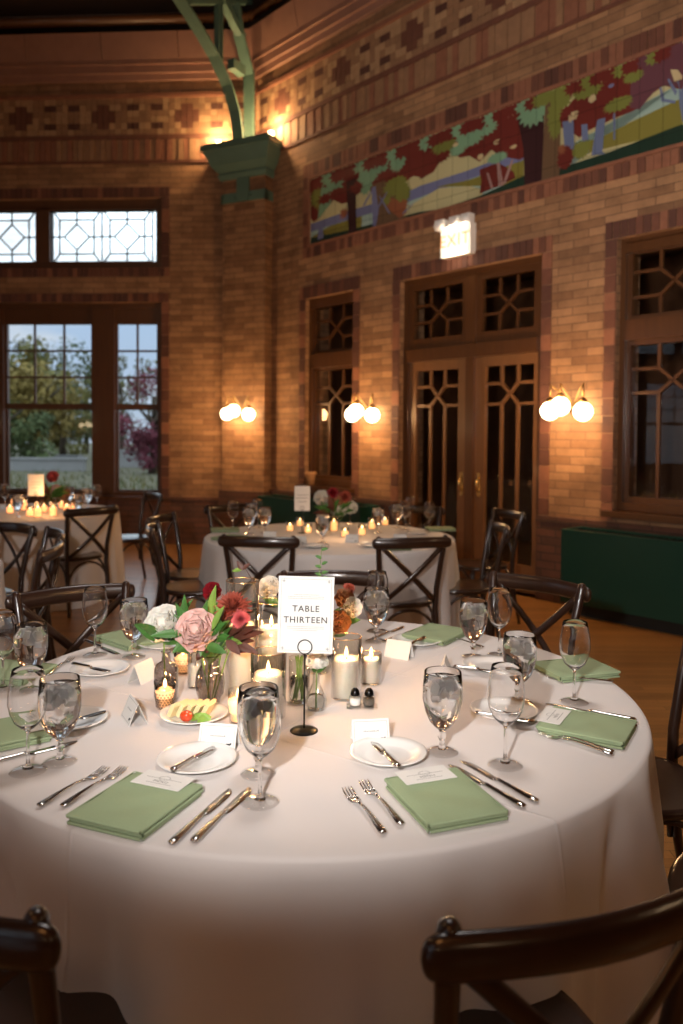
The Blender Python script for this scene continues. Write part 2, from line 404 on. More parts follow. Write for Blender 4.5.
def frame(b,x0,x1,z0,z1,t,y0,y1,tb=None):
    tb=t if tb is None else tb
    b.box(x0,x0+t,y0,y1,z0,z1); b.box(x1-t,x1,y0,y1,z0,z1); b.box(x0+t,x1-t,y0,y1,z1-t,z1); b.box(x0+t,x1-t,y0,y1,z0,z0+tb)
def wempty(name,org,rz): 
    o=bpy.data.objects.new(name,None); COL.objects.link(o); o.location=org; o.rotation_euler=(0,0,rz); return struct(o)
WN=[0]
def newwin(org,rz):
    WN[0]+=1; return wempty('window_%d'%WN[0],org,rz)
# ---- right wall
ops=[(1.05,1.93,.87,3.15),(2.68,4.48,0,3.15),(5.22,6.10,.87,3.15)]
struct(place(wall_grid(SIDE,EAVE,ops).build('wall_right'),C,rzR))
b=mb('dado_brick'); dado_segments(b,SIDE,[(2.68,4.48)]); struct(place(b.build('baseboard_right'),C,rzR))
wall_top_trims(C,rzR,SIDE)
b=MB()
for x0,x1 in ((1.05,1.93),(2.68,4.48),(5.22,6.10)):
    soldiers(b,x0-.11,x1+.11,3.15,3.30)
    soldiers(b,x0-.11,x0,.78,3.15,False); soldiers(b,x1,x1+.11,.78,3.15,False)
soldiers(b,1.0,6.16,4.62,4.78,mats=DK,wts=(3,5,5)); soldiers(b,1.0,6.16,3.64,3.77,wts=(3,5,5))
soldiers(b,1.0,1.10,3.77,4.62,False); soldiers(b,6.06,6.16,3.77,4.62,False)
b.mat('dark_brick_c'); b.box(1.10,6.06,-.02,.001,4.585,4.62); b.box(1.10,6.06,-.02,.001,3.77,3.80); b.box(1.10,1.135,-.02,.001,3.80,4.585); b.box(6.025,6.06,-.02,.001,3.80,4.585)
struct(place(b.build(trimname()),C,rzR))
def casement(x0,x1,f,g):
    w=newwin(C,rzR); t=f+g
    b=mb('oak'); frame(b,x0,x1,.87,3.15,f,.06,.20,.07); b.box(x0+f,x1-f,.05,.20,2.30,2.47); b.box(x0+f,x1-f,.06,.2,3.03,3.12)
    b.box(x0-.06,x1+.06,-.09,.16,.82,.87); frame(b,x0+f,x1-f,2.47,3.06,g,.10,.18,.04); frame(b,x0+f,x1-f,.94,2.30,g,.10,.18,.05)
    b.build('window_frame',w)
    b=mb('oak'); b.M=Matrix.Translation((0,.135,0)); muntin_x(b,x0+t,x1-t,2.51,3.03,2.87,2.66); muntin_x(b,x0+t,x1-t,.98,2.26,2.06,1.86)
    b.build('muntin',w)
    b=mb('winglass'); b.M=Matrix.Translation((0,.137,0)); b.poly([(x0+f,0,.95),(x1-f,0,.95),(x1-f,0,3.05),(x0+f,0,3.05)]); b.build('pane',w)
casement(1.05,1.93,.035,.03); casement(5.22,6.10,.045,.04)
# doors
fr=wempty('door_1',C,rzR)
b=mb('oak'); x0,x1=2.68,4.48
b.box(x0,x0+.07,.06,.22,0,3.15); b.box(x1-.07,x1,.06,.22,0,3.15); b.box(x0+.07,x1-.07,.06,.22,3.09,3.15)
b.box(x0+.07,x1-.07,.03,.22,2.27,2.40); b.box(3.55,3.67,.05,.20,2.40,3.09); b.box(3.555,3.655,.05,.2,0,2.27)
b.build('door_frame',fr)
for a,c in ((2.75,3.55),(3.67,4.41)):
    b=mb('oak'); frame(b,a,c,2.40,3.09,.06,.07,.14,.11); b.M=Matrix.Translation((0,.105,0)); muntin_x(b,a+.06,c-.06,2.51,3.015,2.86,2.68,.026); b.build('transom_sash',fr)
    b=mb('winglass'); b.poly([(a+.06,.108,2.49),(c-.06,.108,2.49),(c-.06,.108,3.03),(a+.06,.108,3.03)]); b.build('transom_pane',fr)
def door(a,c,ga,gc,hx,fr):
    b=mb('oak_door'); b.box(a,ga,.09,.14,.01,2.27); b.box(gc,c,.09,.14,.01,2.27); b.box(ga,gc,.09,.14,2.17,2.27); b.box(ga,gc,.09,.14,.01,.27); b.build('door_frame',fr)
    b=mb('oak_door'); b.M=Matrix.Translation((0,.115,0)); muntin_x(b,ga,gc,.27,2.17,2.0,1.80,.03); b.build('muntin',fr)
    b=mb('winglass'); b.poly([(ga-.01,.118,.25),(gc+.01,.118,.25),(gc+.01,.118,2.19),(ga-.01,.118,2.19)]); b.build('pane',fr)
    b=mb('brass_door'); b.box(hx-.022,hx+.022,.082,.091,.88,1.12)
    b.tube([(hx,.088,.93),(hx,.055,.945),(hx,.045,1.0),(hx,.055,1.055),(hx,.088,1.07)],.009); b.build('door_handle',fr)
door(2.75,3.555,2.84,3.43,3.49,fr)
fr2=wempty('door_2',C,rzR)
door(3.655,4.41,3.77,4.345,3.71,fr2)
# dim hall behind the right wall
o=C-nR*.38
b=mb('oak_dark'); b.box(-.4,8,2.9,3.0,-.05,3.8); b.box(-.4,-.3,0,3,-.05,3.8); b.box(7.9,8,0,3,-.05,3.8); b.box(-.4,8,0,3,3.7,3.8)
struct(place(b.build('wall_vestibule'),o,rzR))
b=mb('floor'); b.box(-.4,8,-.4,3,-.1,-.001); struct(place(b.build('floor_vestibule'),o,rzR))
# ---- left (window) wall and the walls with daylight behind the camera
def window_wall(nm,org,rz,full=True):
    L=SIDE; X=lambda s: L+s
    op=[(X(-5.90),X(-1.28),.62,3.24),(X(-6.1),X(-1.28),3.70,4.63)]
    struct(place(wall_grid(L,EAVE,op).build('wall_'+nm),org,rz))
    b=mb('dado_brick'); dado_segments(b,L,[],.60); struct(place(b.build('baseboard_'+nm),org,rz))
    b=MB()
    soldiers(b,X(-6.0),X(-1.18),3.24,3.36); soldiers(b,X(-1.28),X(-1.17),.6,3.24,False); soldiers(b,X(-6.01),X(-5.90),.6,3.24,False)
    soldiers(b,X(-6.2),X(-1.17),4.63,4.77); soldiers(b,X(-6.2),X(-1.17),3.58,3.70); soldiers(b,X(-1.28),X(-1.17),3.70,4.63,False)
    struct(place(b.build(trimname()),org,rz))
    wall_top_trims(org,rz,L,full)
    w=newwin(org,rz)
    b=mb('oak'); x0,x1=X(-5.90),X(-1.28)
    frame(b,x0,x1,.62,3.24,.07,.08,.24,.06)
    for a,c in ((-5.23,-4.90),(-3.70,-3.50),(-2.26,-1.95)): b.box(X(a),X(c),.06,.24,.66,3.17)
    b.box(x0-.04,x1+.04,-.08,.12,.58,.63)
    for a,c in ((-5.85,-5.25),(-4.88,-3.72),(-3.50,-2.26),(-1.95,-1.34)): b.box(X(a),X(c),.10,.22,2.98,3.18)
    b.build('window_frame',w)
    for a,c,n in ((-5.83,-5.23,2),(-4.90,-3.70,3),(-3.50,-2.26,3),(-1.95,-1.35,2)):
        x0,x1=X(a),X(c)
        b=mb('oak_dark'); frame(b,x0,x1,1.81,2.99,.03,.12,.16,.07); frame(b,x0,x1,.66,1.83,.03,.15,.19,.05)
        for i in range(1,n): x=x0+(x1-x0)*i/n; b.box(x-.013,x+.013,.125,.155,1.88,2.96)
        for z in (2.24,2.60): b.box(x0+.03,x1-.03,.126,.154,z-.013,z+.013)
        b.build('sash',w)
        b=mb('winglass'); b.poly([(x0+.02,.14,.68),(x1-.02,.14,.68),(x1-.02,.14,2.97),(x0+.02,.14,2.97)]); b.build('pane',w)
    w=newwin(org,rz)
    b=mb('oak_dark'); x0,x1=X(-6.1),X(-1.28); frame(b,x0,x1,3.70,4.63,.10,.08,.22)
    b.box(x0+.1,x1-.1,.08,.22,4.50,4.55)
    for a,c in ((-4.66,-4.46),(-3.05,-2.85)): b.box(X(a),X(c),.08,.22,3.8,4.53)
    b.build('window_frame',w)
    l=mb('lead'); h=.009
    def bar(p,q,y=.14):
        d=Vector((q[0]-p[0],q[1]-p[1])); n=Vector((-d.y,d.x)).normalized()*h
        pts=[(p[0]+n.x,p[1]+n.y),(q[0]+n.x,q[1]+n.y),(q[0]-n.x,q[1]-n.y),(p[0]-n.x,p[1]-n.y)]
        l.add([(x,y-.008,z) for x,z in pts]+[(x,y+.008,z) for x,z in pts],[(0,1,2,3),(7,6,5,4),(0,4,5,1),(1,5,6,2),(2,6,7,3),(3,7,4,0)],False)
    for base in (-6.06,-4.455,-2.845):
        for k in range(2):
            a=X(base+k*.70); c=a+.70; z0,z1=3.81,4.49; i=.11
            mx,mz=(a+c)/2,(z0+z1)/2
            for p,q in (((a,z0),(c,z0)),((a,z1),(c,z1)),((a,z0),(a,z1)),((c,z0),(c,z1))): bar(p,q)
            for p,q in (((a+i,z0+i),(c-i,z0+i)),((a+i,z1-i),(c-i,z1-i)),((a+i,z0+i),(a+i,z1-i)),((c-i,z0+i),(c-i,z1-i))): bar(p,q)
            for (x,sx) in ((a,1),(c,-1)):
                for (z,sz) in ((z0,1),(z1,-1)): bar((x+sx*.03,z),(x+sx*i,z+sz*i))
            D=.175
            for p,q in (((mx-D,mz),(mx,mz+D)),((mx,mz+D),(mx+D,mz)),((mx+D,mz),(mx,mz-D)),((mx,mz-D),(mx-D,mz))): bar(p,q)
            for p,q in (((a,mz),(mx-D,mz)),((mx+D,mz),(c,mz)),((mx,z0),(mx,mz-D)),((mx,mz+D),(mx,z1))): bar(p,q)
    l.build('lead_came',w)
    b=mb('winglass'); b.poly([(X(-6.0),.145,3.8),(X(-1.38),.145,3.8),(X(-1.38),.145,4.5),(X(-6.0),.145,4.5)]); b.build('pane',w)
# octagon
corners=[];org=C.copy();ang=rzR
segs=[]
for k in range(8):
    segs.append((org.copy(),ang)); org=org+Vector((math.cos(ang),math.sin(ang),0))*SIDE; ang-=PI/4
names=['right','far_right','behind_right','behind','behind_left','side_left','far_left','left']
for k in range(1,8):
    o_,a_=segs[k]
    if k in (3,5): window_wall(names[k],o_,a_,False)
    elif k==7: window_wall('left',C-Vector((math.cos(a_),math.sin(a_),0))*SIDE,a_)
    else:
        struct(place(wall_grid(SIDE,EAVE,[]).build('wall_'+names[k]),o_,a_))
        b=mb('dado_brick'); dado_segments(b,SIDE,[]); struct(place(b.build('baseboard_'+names[k]),o_,a_))
        wall_top_trims(o_,a_,SIDE,k==6)
pts=[s[0] for s in segs]; cen=sum(pts,Vector())/8
b=mb('floor'); 
ex=[cen+(p-cen)*1.045 for p in pts]
b.prism([(p.x,p.y) for p in reversed(ex)],-.1,0); struct(b.build('floor'))
# ceiling: pyramid of dark boards with purlins
b=mb('ceiling'); top=Vector((cen.x,cen.y,EAVE+6.2))
for k in range(8):
    p=ex[k]; q=ex[(k+1)%8]
    a3=Vector((p.x,p.y,EAVE)); c3=Vector((q.x,q.y,EAVE))
    b.add([a3,c3,top,a3+Vector((0,0,.15)),c3+Vector((0,0,.15)),top+Vector((0,0,.15))],[(0,2,1),(3,4,5),(0,1,4,3)])
struct(b.build('ceiling'))
b=mb('oak_dark')
for fk,r_ in ((.0,.05),(.09,.06),(.2,.06),(.35,.06)):
    for k in range(8):
        p=pts[k].lerp(cen,fk+.02); q=pts[(k+1)%8].lerp(cen,fk+.02); z=EAVE+6.2*(fk+.02)/1.045+.05
        b.tube([(p.x,p.y,z),(q.x,q.y,z)],r_*1.5,4)
struct(b.build(trimname()))
# ---- corner pillar
aE=(aR+aL)/2; e=Vector((math.sin(aE),-math.cos(aE),0)); bb=Vector((-math.cos(aE),-math.sin(aE),0))
rzE=math.atan2(e.y,e.x); dP=.31; wP=.65
def pillpt(s,off,z): p=C+e*s+bb*off; return Vector((p.x,p.y,z))
b=mb('brick'); b.box(-wP/2,wP/2,-dP,.1,0,5.2); struct(place(b.build('wall_corner'),C,rzE))
b=mb('dado_brick'); b.box(-wP/2-.03,wP/2+.03,-dP-.03,.1,0,.74); struct(place(b.build('baseboard_corner'),C,rzE))
# ---- green steel truss with its bracket on the pillar
tr=thing('roof_truss','green painted riveted steel roof truss springing from the brick corner pillar','truss',C,rzE)
b=mb('green')
b.frustum((-.35,.35,-.34,.0),(-.37,.37,-.37,.0),4.78,4.84)
b.frustum((-.35,.35,-.36,.0),(-.43,.43,-.44,.0),4.86,4.95)
b.frustum((-.43,.43,-.44,.0),(-.50,.50,-.52,.0),4.95,5.12)
b.box(-.52,.52,-.54,.0,5.12,5.20); b.box(-.36,.36,-.35,0,4.82,4.87)
b.build('capital',tr)
b=mb('green'); b.box(-.09,.09,-.345,-.25,4.48,4.84); b.box(-.34,.34,-.335,-.25,4.48,4.60); b.box(.30,.34,-.335,-.02,4.48,4.60); b.box(-.34,-.30,-.335,-.02,4.48,4.60)
for sx in (-.12,.12):
    for z in (4.42,4.54): b.sphere((sx,-.345,z if z>4.45 else 4.54),.014,8,5)
b.build('strap',tr)
def rad(px,py):
    d=ray(px,py); n=e; t=C.dot(n)/Vector((d.x,d.y,0)).dot(n); q=d*t; r=(Vector((q.x,q.y,0))-C).dot(bb); return (0,-r,q.z+H)
ribp=[rad(239,150),rad(237.5,130),rad(234.5,110),rad(227,85),rad(213.5,55),rad(197,27),rad(180,0)]
d=Vector(ribp[-1])-Vector(ribp[-2]); p=Vector(ribp[-1])
for i in range(6): d=d*1.0; d.z*=.86; p=p+d*1.1; ribp.append(tuple(p))
b=mb('green')
def rib(b,pts,w,hh):
    k=len(pts); vs=[]
    for i,p in enumerate(pts):
        p=Vector(p); t=(Vector(pts[min(i+1,k-1)])-Vector(pts[max(i-1,0)])).normalized(); n=Vector((1,0,0)).cross(t)
        for sx,sn in ((-1,-1),(1,-1),(1,1),(-1,1)): vs.append(p+Vector((1,0,0))*sx*w/2+n*sn*hh/2)
    fs=[(i*4+j,i*4+(j+1)%4,(i+1)*4+(j+1)%4,(i+1)*4+j) for i in range(k-1) for j in range(4)]+[(3,2,1,0),((k-1)*4,(k-1)*4+1,(k-1)*4+2,(k-1)*4+3)]
    b.add(vs,fs,False)
rib(b,ribp,.15,.03); rib(b,[(x,y+.045,z) for x,y,z in ribp],.03,.08)
b.build('curved_rib',tr)
b=mb('green'); wp=[rad(249,147),rad(249,110),rad(249,75),rad(243,50),rad(239,35)]
p=Vector(wp[-1]); wp+= [(p.x,p.y-.1,p.z+.35)]
rib(b,wp,.15,.03); rib(b,[(x,y+.05,z) for x,y,z in wp],.04,.08)
for i in range(14):
    z=5.3+i*.065
    for sx in (-.055,.055): b.sphere((sx,wp[0][1]-.018,z),.011,6,4)
b.build('wall_column',tr)
b=mb('green'); g0=rad(217,62); g1=rad(217,-25); rib(b,[g0,g1],.07,.02); rib(b,[(x,y+.07,z) for x,y,z in (g0,g1)],.07,.02); b.box(-.01,.01,g0[1],g0[1]+.07,g0[2],g1[2]); b.build('post',tr)
b=mb('green'); rib(b,[rad(242,38),rad(221,-3),rad(205,-40)],.10,.09); b.build('diagonal',tr)
b=mb('green'); rib(b,[rad(250,2),rad(185,2)],.07,.06); b.build('tie_bar',tr)
b=mb('green'); q=rad(238,68); b.box(-.05,.05,q[1]-.16,q[1]+.1,q[2]-.07,q[2]+.05); b.build('gusset',tr)
# bare bulbs standing on the capital
for nm,sx,lab in (('a',-.40,'glowing bare bulb on the left side of the green capital'),('b',.40,'glowing bare bulb on the right side of the green capital')):
    t=thing('light_bulb',lab,'light bulb',pillpt(sx,.30,5.20),0,'uplight bulbs on the capital')
    b=mb('brass'); b.solid([(.03,0),(.03,.03),(.02,.035),(.02,.05)],12); b.build('socket',t)
    if nm=='a':
        bm=emat('bulb_glow',(1,.66,.32),40); M['bulb']=bm
    b=mb('bulb'); b.sphere((0,0,.085),.038,12,8); b.build('bulb',t)
    L=bpy.data.lights.new('uplight','POINT'); L.energy=36; L.color=(1,.62,.3); L.shadow_soft_size=.04
    lo=bpy.data.objects.new('uplight',L); COL.objects.link(lo); lo.location=pillpt(sx,.36,5.38)
# ---- sconces
def make_sconce(first=[None]):
    t=thing('wall_sconce','x','wall light')
    b=mb('brass'); b.M=Matrix.Rotation(PI/2,4,'X'); b.solid([(.05,0),(.05,.012),(.03,.02),(.018,.05)],16); b.build('backplate',t)
    for x,y,z in ((-.165,-.12,-.03),(0,-.21,.005),(.165,-.12,-.04)):
        b=mb('brass'); b.tube([(0,-.04,0),(x*.3,-.05,.06),(x*.7,y*.8,.16),(x,y,.20),(x,y,.17),(x,y,z+.10)],.008,6); b.solid([(.012,z+.12),(.035,z+.10),(.038,z+.075)],12,c=(x,y,0)); ar=b.build('arm',t)
        b=mb('globe'); b.sphere((x,y,z),.082,20,12); b.build('globe',ar)
    return t
sc=make_sconce()
def sconce(lab,loc,rz,power=32):
    put(sc,lab,loc,rz,'three-globe wall sconces')
    L=bpy.data.lights.new('sconce_glow','POINT'); L.energy=power; L.color=(1,.55,.22); L.shadow_soft_size=.10
    lo=bpy.data.objects.new('sconce_glow',L); COL.objects.link(lo)
    lo.location=Vector(loc)+Matrix.Rotation(rz,3,'Z')@Vector((0,-.36,-.02))
zS=1.745
sconce('lit three-globe wall sconce on the brick corner pillar',pillpt(.0,dP+.002,zS+.03),rzE)
sconce('lit three-globe wall sconce on the brick pier left of the doors',wallpt(2.22,.002,zS),rzR)
sconce('lit three-globe wall sconce on the brick pier right of the doors',wallpt(4.83,.002,zS),rzR)
for k in (1,2,4,6):
    o_,a_=segs[k]; d=Vector((math.cos(a_),math.sin(a_),0)); n=Vector((math.sin(a_),-math.cos(a_),0))
    for f_ in ((.3,.7)):
        pp=o_+d*SIDE*f_+n*.002
        put(sc,'lit three-globe wall sconce on the plain brick wall outside the photograph',(pp.x,pp.y,zS),a_,'sconces on the walls behind the camera')
# ---- exit sign
t=thing('exit_sign','glowing white exit sign with emergency lamp heads above the double doors','sign',wallpt(3.52,.001,3.27),rzR)
b=mb('white_plastic'); b.box(-.19,.19,-.09,0,0,.30); b.build('housing',t)
b=mb('exit_face'); b.box(-.18,.17,-.094,-.0905,.01,.285); b.build('face',t)
for x in (-.22,-.03,.12):
    b=mb('white_plastic'); b.M=Matrix.Translation((x,-.075,.335)); b.sphere((0,0,0),.065,12,8,(1,.9,.85)); b.box(-.05,.06,-.02,.06,-.045,.055); b.build('lamp_head',t)
def text_mesh(name,body,size,mat,parent,M4,thin=0,label=None):
    cu=bpy.data.curves.new('t','FONT'); cu.body=body; cu.size=size; cu.align_x='CENTER'; cu.align_y='CENTER'; cu.offset=thin; cu.resolution_u=3; cu.space_character=1.15
    o=bpy.data.objects.new('t',cu); COL.objects.link(o)
    dg=bpy.context.evaluated_depsgraph_get(); me=bpy.data.meshes.new_from_object(o.evaluated_get(dg))
    bpy.data.objects.remove(o); me.name=name
    me.transform(M4); me.materials.clear(); me.materials.append(M[mat])
    q=bpy.data.objects.new(name,me); COL.objects.link(q); q.parent=parent; return q
text_mesh('lettering','EXIT',.17,'exit_letter',t,Matrix.Translation((-.005,-.0952,.15))@Matrix.Rotation(PI/2,4,'X'))
L=bpy.data.lights.new('exit_glow','AREA'); L.energy=5; L.size=.3; L.color=(1,.8,.55)
lo=bpy.data.objects.new('exit_glow',L); COL.objects.link(lo); lo.location=wallpt(3.52,.12,3.41); lo.rotation_euler=(PI/2,0,rzR)
# ---- painted tile mural
mur=thing('tile_mural','long painted tile mural of autumn trees above the doors and windows','mural',C+Vector((0,0,0)),rzR)
def sz(px,py):
    d=ray(px,py); t_=C.dot(nR)/Vector((d.x,d.y,0)).dot(nR); q=d*t_
    return ((Vector((q.x,q.y,0))-C).dot(sR),q.z+H)
def flatcol(k,c):
    m,t,bs=nt(k); tc=t.nodes.new('ShaderNodeTexCoord'); sp=t.nodes.new('ShaderNodeSeparateXYZ'); link(t,tc.outputs['Object'],sp.inputs[0])
    cb=t.nodes.new('ShaderNodeCombineXYZ'); link(t,sp.outputs[0],cb.inputs[0]); link(t,sp.outputs[2],cb.inputs[1])
    br=t.nodes.new('ShaderNodeTexBrick'); link(t,cb.outputs[0],br.inputs['Vector']); br.offset=0
    br.inputs['Scale'].default_value=1; br.inputs['Brick Width'].default_value=.2; br.inputs['Row Height'].default_value=.39; br.inputs['Mortar Size'].default_value=.003
    br.inputs['Color1'].default_value=(*[x*.92 for x in c],1); br.inputs['Color2'].default_value=(*[min(1,x*1.08) for x in c],1); br.inputs['Mortar'].default_value=(*[x*.4 for x in c],1)
    link(t,br.outputs['Color'],bs.inputs['Base Color']); bs.inputs['Roughness'].default_value=.35; M[k]=m
flatcol('m_sky',(.52,.48,.26)); flatcol('m_hill',(.17,.19,.34)); flatcol('m_pale',(.33,.47,.42)); flatcol('m_olive',(.22,.20,.045)); flatcol('m_dark',(.018,.042,.028))
flatcol('m_maroon',(.15,.028,.022)); flatcol('m_green',(.20,.36,.22)); flatcol('m_leaf',(.19,.21,.05)); flatcol('m_trunk',(.045,.018,.02)); flatcol('m_bark',(.15,.09,.05)); flatcol('m_blue',(.15,.19,.32)); flatcol('m_plum',(.14,.055,.07)); flatcol('m_cream',(.55,.45,.25)); flatcol('m_pink',(.35,.22,.2)); flatcol('m_rust',(.28,.10,.05))
X0,X1,Z0,Z1=1.135,6.025,3.80,4.585
lay=[0]
def clip(pts):
    return [(min(max(x,X0),X1),min(max(z,Z0),Z1)) for x,z in pts]
MP=MB()
def mpoly(k,pts,world=True):
    lay[0]+=1; y=-.004-lay[0]*.00012
    pts=clip([sz(*p) for p in pts] if world else pts)
    area=sum(pts[i][0]*pts[(i+1)%len(pts)][1]-pts[(i+1)%len(pts)][0]*pts[i][1] for i in range(len(pts)))
    if area<0: pts=pts[::-1]
    MP.mat(k).poly([(x,y,z) for x,z in pts])
def blob(k,px,py,rx,ry,n=16,jag=.22,seed=0):
    rr=random.Random(seed+int(px*7+py)); c=sz(px,py); sx=(sz(px+rx,py)[0]-c[0]); szz=abs(sz(px,py-ry)[1]-c[1])
    pts=[]
    for i in range(n*2):
        a=PI*i/n; q=1+ (jag if i%2 else -jag)*rr.uniform(.4,1)
        pts.append((c[0]+sx*q*math.cos(a),c[1]+szz*q*math.sin(a)))
    mpoly(k,pts,False)
rect=lambda k,za,zb,a=X0,c=X1: mpoly(k,[(a,za),(c,za),(c,zb),(a,zb)],False)
rect('m_sky',Z0,Z1)
mpoly('m_hill',[(311,224),(345,212),(400,196),(420,186),(470,170),(500,158),(524,152),(524,170),(470,182),(420,200),(345,224),(311,236)])
mpoly('m_pale',[(311,232),(345,221),(400,205),(440,190),(490,172),(524,163),(524,190),(430,222),(400,226),(345,232),(311,240)])
mpoly('m_pale',[(560,160),(610,125),(650,100),(683,82),(683,100),(640,118),(600,135),(562,150),(556,185)])
mpoly('m_olive',[(311,238),(330,226),(362,216),(362,232),(345,236),(311,244)])
mpoly('m_sky',[(395,214),(440,188),(470,186),(485,190),(480,206),(430,216),(400,222)])
mpoly('m_olive',[(436,187),(470,180),(524,160),(524,185),(480,186)])
mpoly('m_olive',[(556,150),(600,138),(640,118),(683,98),(683,130),(600,150),(556,162)])
mpoly('m_dark',[(311,245),(311,238),(350,230),(420,212),(440,210),(480,196),(524,176),(560,168),(610,152),(683,124),(690,142),(560,177),(440,210),(360,232)])
# left tree group
mpoly('m_maroon',[(311,182),(340,172),(380,160),(425,145),(450,136),(452,150),(444,158),(436,168),(424,178),(414,176),(404,182),(396,178),(384,188),(372,192),(366,188),(356,196),(350,202),(342,204),(334,200),(326,210),(320,218),(314,222),(311,218)])
for a in ((330,184,14,12),(320,196,9,12),(376,170,12,10),(398,160,8,12),(366,180,8,14)): blob('m_green' if a[0] not in (320,) else 'm_leaf',*a)
mpoly('m_trunk',[(347,182),(356,178),(357,232),(349,235)])
mpoly('m_bark',[(372,186),(384,180),(404,196),(398,216),(410,222),(412,228),(376,230),(378,210)])
for a in ((396,186,12,9),(403,194,8,10)): blob('m_leaf',*a)
mpoly('m_rust',[(384,196),(398,200),(408,212),(400,219),(388,208)])
mpoly('m_hill',[(372,188),(376,186),(379,212),(376,228),(373,226)]); mpoly('m_hill',[(319,226),(323,224),(324,238),(318,240)])
mpoly('m_green',[(322,186),(334,182),(331,204),(318,220),(320,205)])
# middle: maroon canopy and dark trunk
mpoly('m_maroon',[(425,160),(450,140),(480,128),(524,112),(538,110),(538,150),(520,160),(500,156),(492,150),(480,162),(470,156),(460,158),(452,150),(444,156),(434,172),(420,180)])
for a in ((444,146,12,8),(470,138,14,9),(486,128,12,8),(458,150,8,6)): blob('m_leaf' if a[0]==444 else 'm_green',*a)
for a in ((456,145,3,2),(498,142,4,2.5),(514,147,3.5,2),(481,157,3,3)): blob('m_cream',*a,8,.2)
mpoly('m_trunk',[(518,118),(545,105),(543,182),(525,187),(524,150)])
mpoly('m_maroon',[(480,170),(495,164),(503,165),(514,172),(516,178),(500,186),(480,194),(482,182)])
for p in (((487,173),(489,173),(494,188),(491,188)),((497,160),(500,160),(504,186),(499,186)),((512,160),(514,160),(506,184),(503,184))): mpoly('m_pink',p)
blob('m_green',498,158,10,5); blob('m_green',534,110,16,16)
mpoly('m_bark',[(546,100),(562,95),(560,178),(542,183)])
blob('m_leaf',556,118,8,20)
# right group
mpoly('m_maroon',[(560,118),(575,98),(610,78),(660,55),(683,45),(690,60),(683,90),(664,86),(650,96),(640,108),(632,112),(616,118),(604,124),(590,130),(580,138),(572,132),(562,128)])
mpoly('m_plum',[(632,70),(660,56),(690,45),(690,88),(660,86),(648,100),(640,110),(630,108)])
for a in ((588,90,16,8),(562,100,10,10),(634,77,10,6),(618,105,14,7),(628,99,5,3)): blob('m_leaf',*a)
for p in (((563,122),(574,120),(575,152),(565,146)),((582,125),(588,124),(590,154),(583,155)),((598,120),(606,118),(603,152),(606,154),(592,156))): mpoly('m_blue',p)
for a in ((593,99,4,4),(575,115,4,5),(571,118,2,5),(612,86,3,2)): blob('m_cream' if a[2]!=3 else 'm_hill',*a,8,.2)
mpoly('m_blue',[(676,76),(679,78),(680,104),(683,122),(688,123),(686,100),(690,80),(684,86),(681,92)]); mpoly('m_blue',[(660,88),(662,87),(665,99),(676,101),(676,104),(662,102)])
mpoly('m_blue',[(668,80),(670,79),(678,92),(676,96)]); mpoly('m_blue',[(614,114),(616,113),(616,140),(614,140)])
mpoly('m_cream',[(671,70),(678,70),(683,76),(683,80),(675,82)]); blob('m_maroon',566,158,8,12); blob('m_leaf',582,150,9,9)
for i in range(46):
    px=314+i*8.1; top=181-.3705*(px-310.5)
    if 540<px<566: k='m_leaf'
    else: k=['m_maroon','m_maroon','m_leaf' if px>560 else 'm_green','m_maroon' if px<630 else 'm_plum'][(i*7)%4]
    blob(k,px,top+5,8,7,9,.35,i)
for i,(px,py) in enumerate(((326,199),(336,194),(357,188),(384,176),(430,158),(444,157),(478,148),(505,140),(584,112),(596,107),(606,98),(646,86),(622,92),(578,106),(568,112),(659,72),(672,62))): blob('m_maroon' if px<640 else 'm_plum',px,py,7,5,9,.4,i)
for i,(px,py) in enumerate(((405,205),(388,200),(563,150),(588,146),(345,214))): blob('m_leaf' if i%2 else 'm_rust',px,py,4,5,9,.45,i)
for p0,p1 in (((376,212),(388,192)),((390,214),(380,196)),((403,214),(414,204)),((364,206),(372,192))):
    mpoly('m_hill',[p0,(p0[0]+2,p0[1]),(p1[0]+1,p1[1]),p1])
MP.mat('dark_brick_c').box(X0-.005,X1+.005,-.004,.0,Z0-.002,Z1+.002)
MP.build('painted_tiles',mur)
# ---- heating cabinets (green)
def cabinet(lab,s0,s1,h=.70,dep=.35):
    t=thing('radiator_cabinet',lab,'radiator cover',wallpt(s0,.05,0),rzR,'green radiator cabinets')
    L=s1-s0; dep-=.05
    b=mb('cabinet'); w=.03
    b.box(0,L,-dep,-dep+.02,.10,h); b.box(0,L,-.02,0,.10,h); b.box(0,.02,-dep+.02,-.02,.10,h); b.box(L-.02,L,-dep+.02,-.02,.10,h)
    b.box(-.005,L+.005,-dep-.005,-dep+w,h,h+.012); b.box(-.005,L+.005,-w,.002,h,h+.012); b.box(-.005,w,-dep+w,-w,h,h+.012); b.box(L-w,L+.005,-dep+w,-w,h,h+.012)
    b.build('housing',t)
    b=mb('cabinet_in'); b.box(.02,L-.02,-dep+.02,-.02,h-.12,h-.10)
    n=int(L/.06)
    for i in range(n): x=.03+(L-.06)*i/n; b.box(x,x+.008,-dep+w,-w,h-.03,h-.001)
    b.box(.03,L-.03,-dep/2-.006,-dep/2+.006,h-.03,h); b.build('grille',t)
    b=mb('cabinet_in'); b.box(.05,L-.05,-dep+.05,-.02,0,.10); b.build('plinth',t)
cabinet('long dark green metal radiator cabinet below the right-hand window',4.95,7.0)
cabinet('dark green metal radiator cabinet below the narrow window behind the far table',.55,2.45)
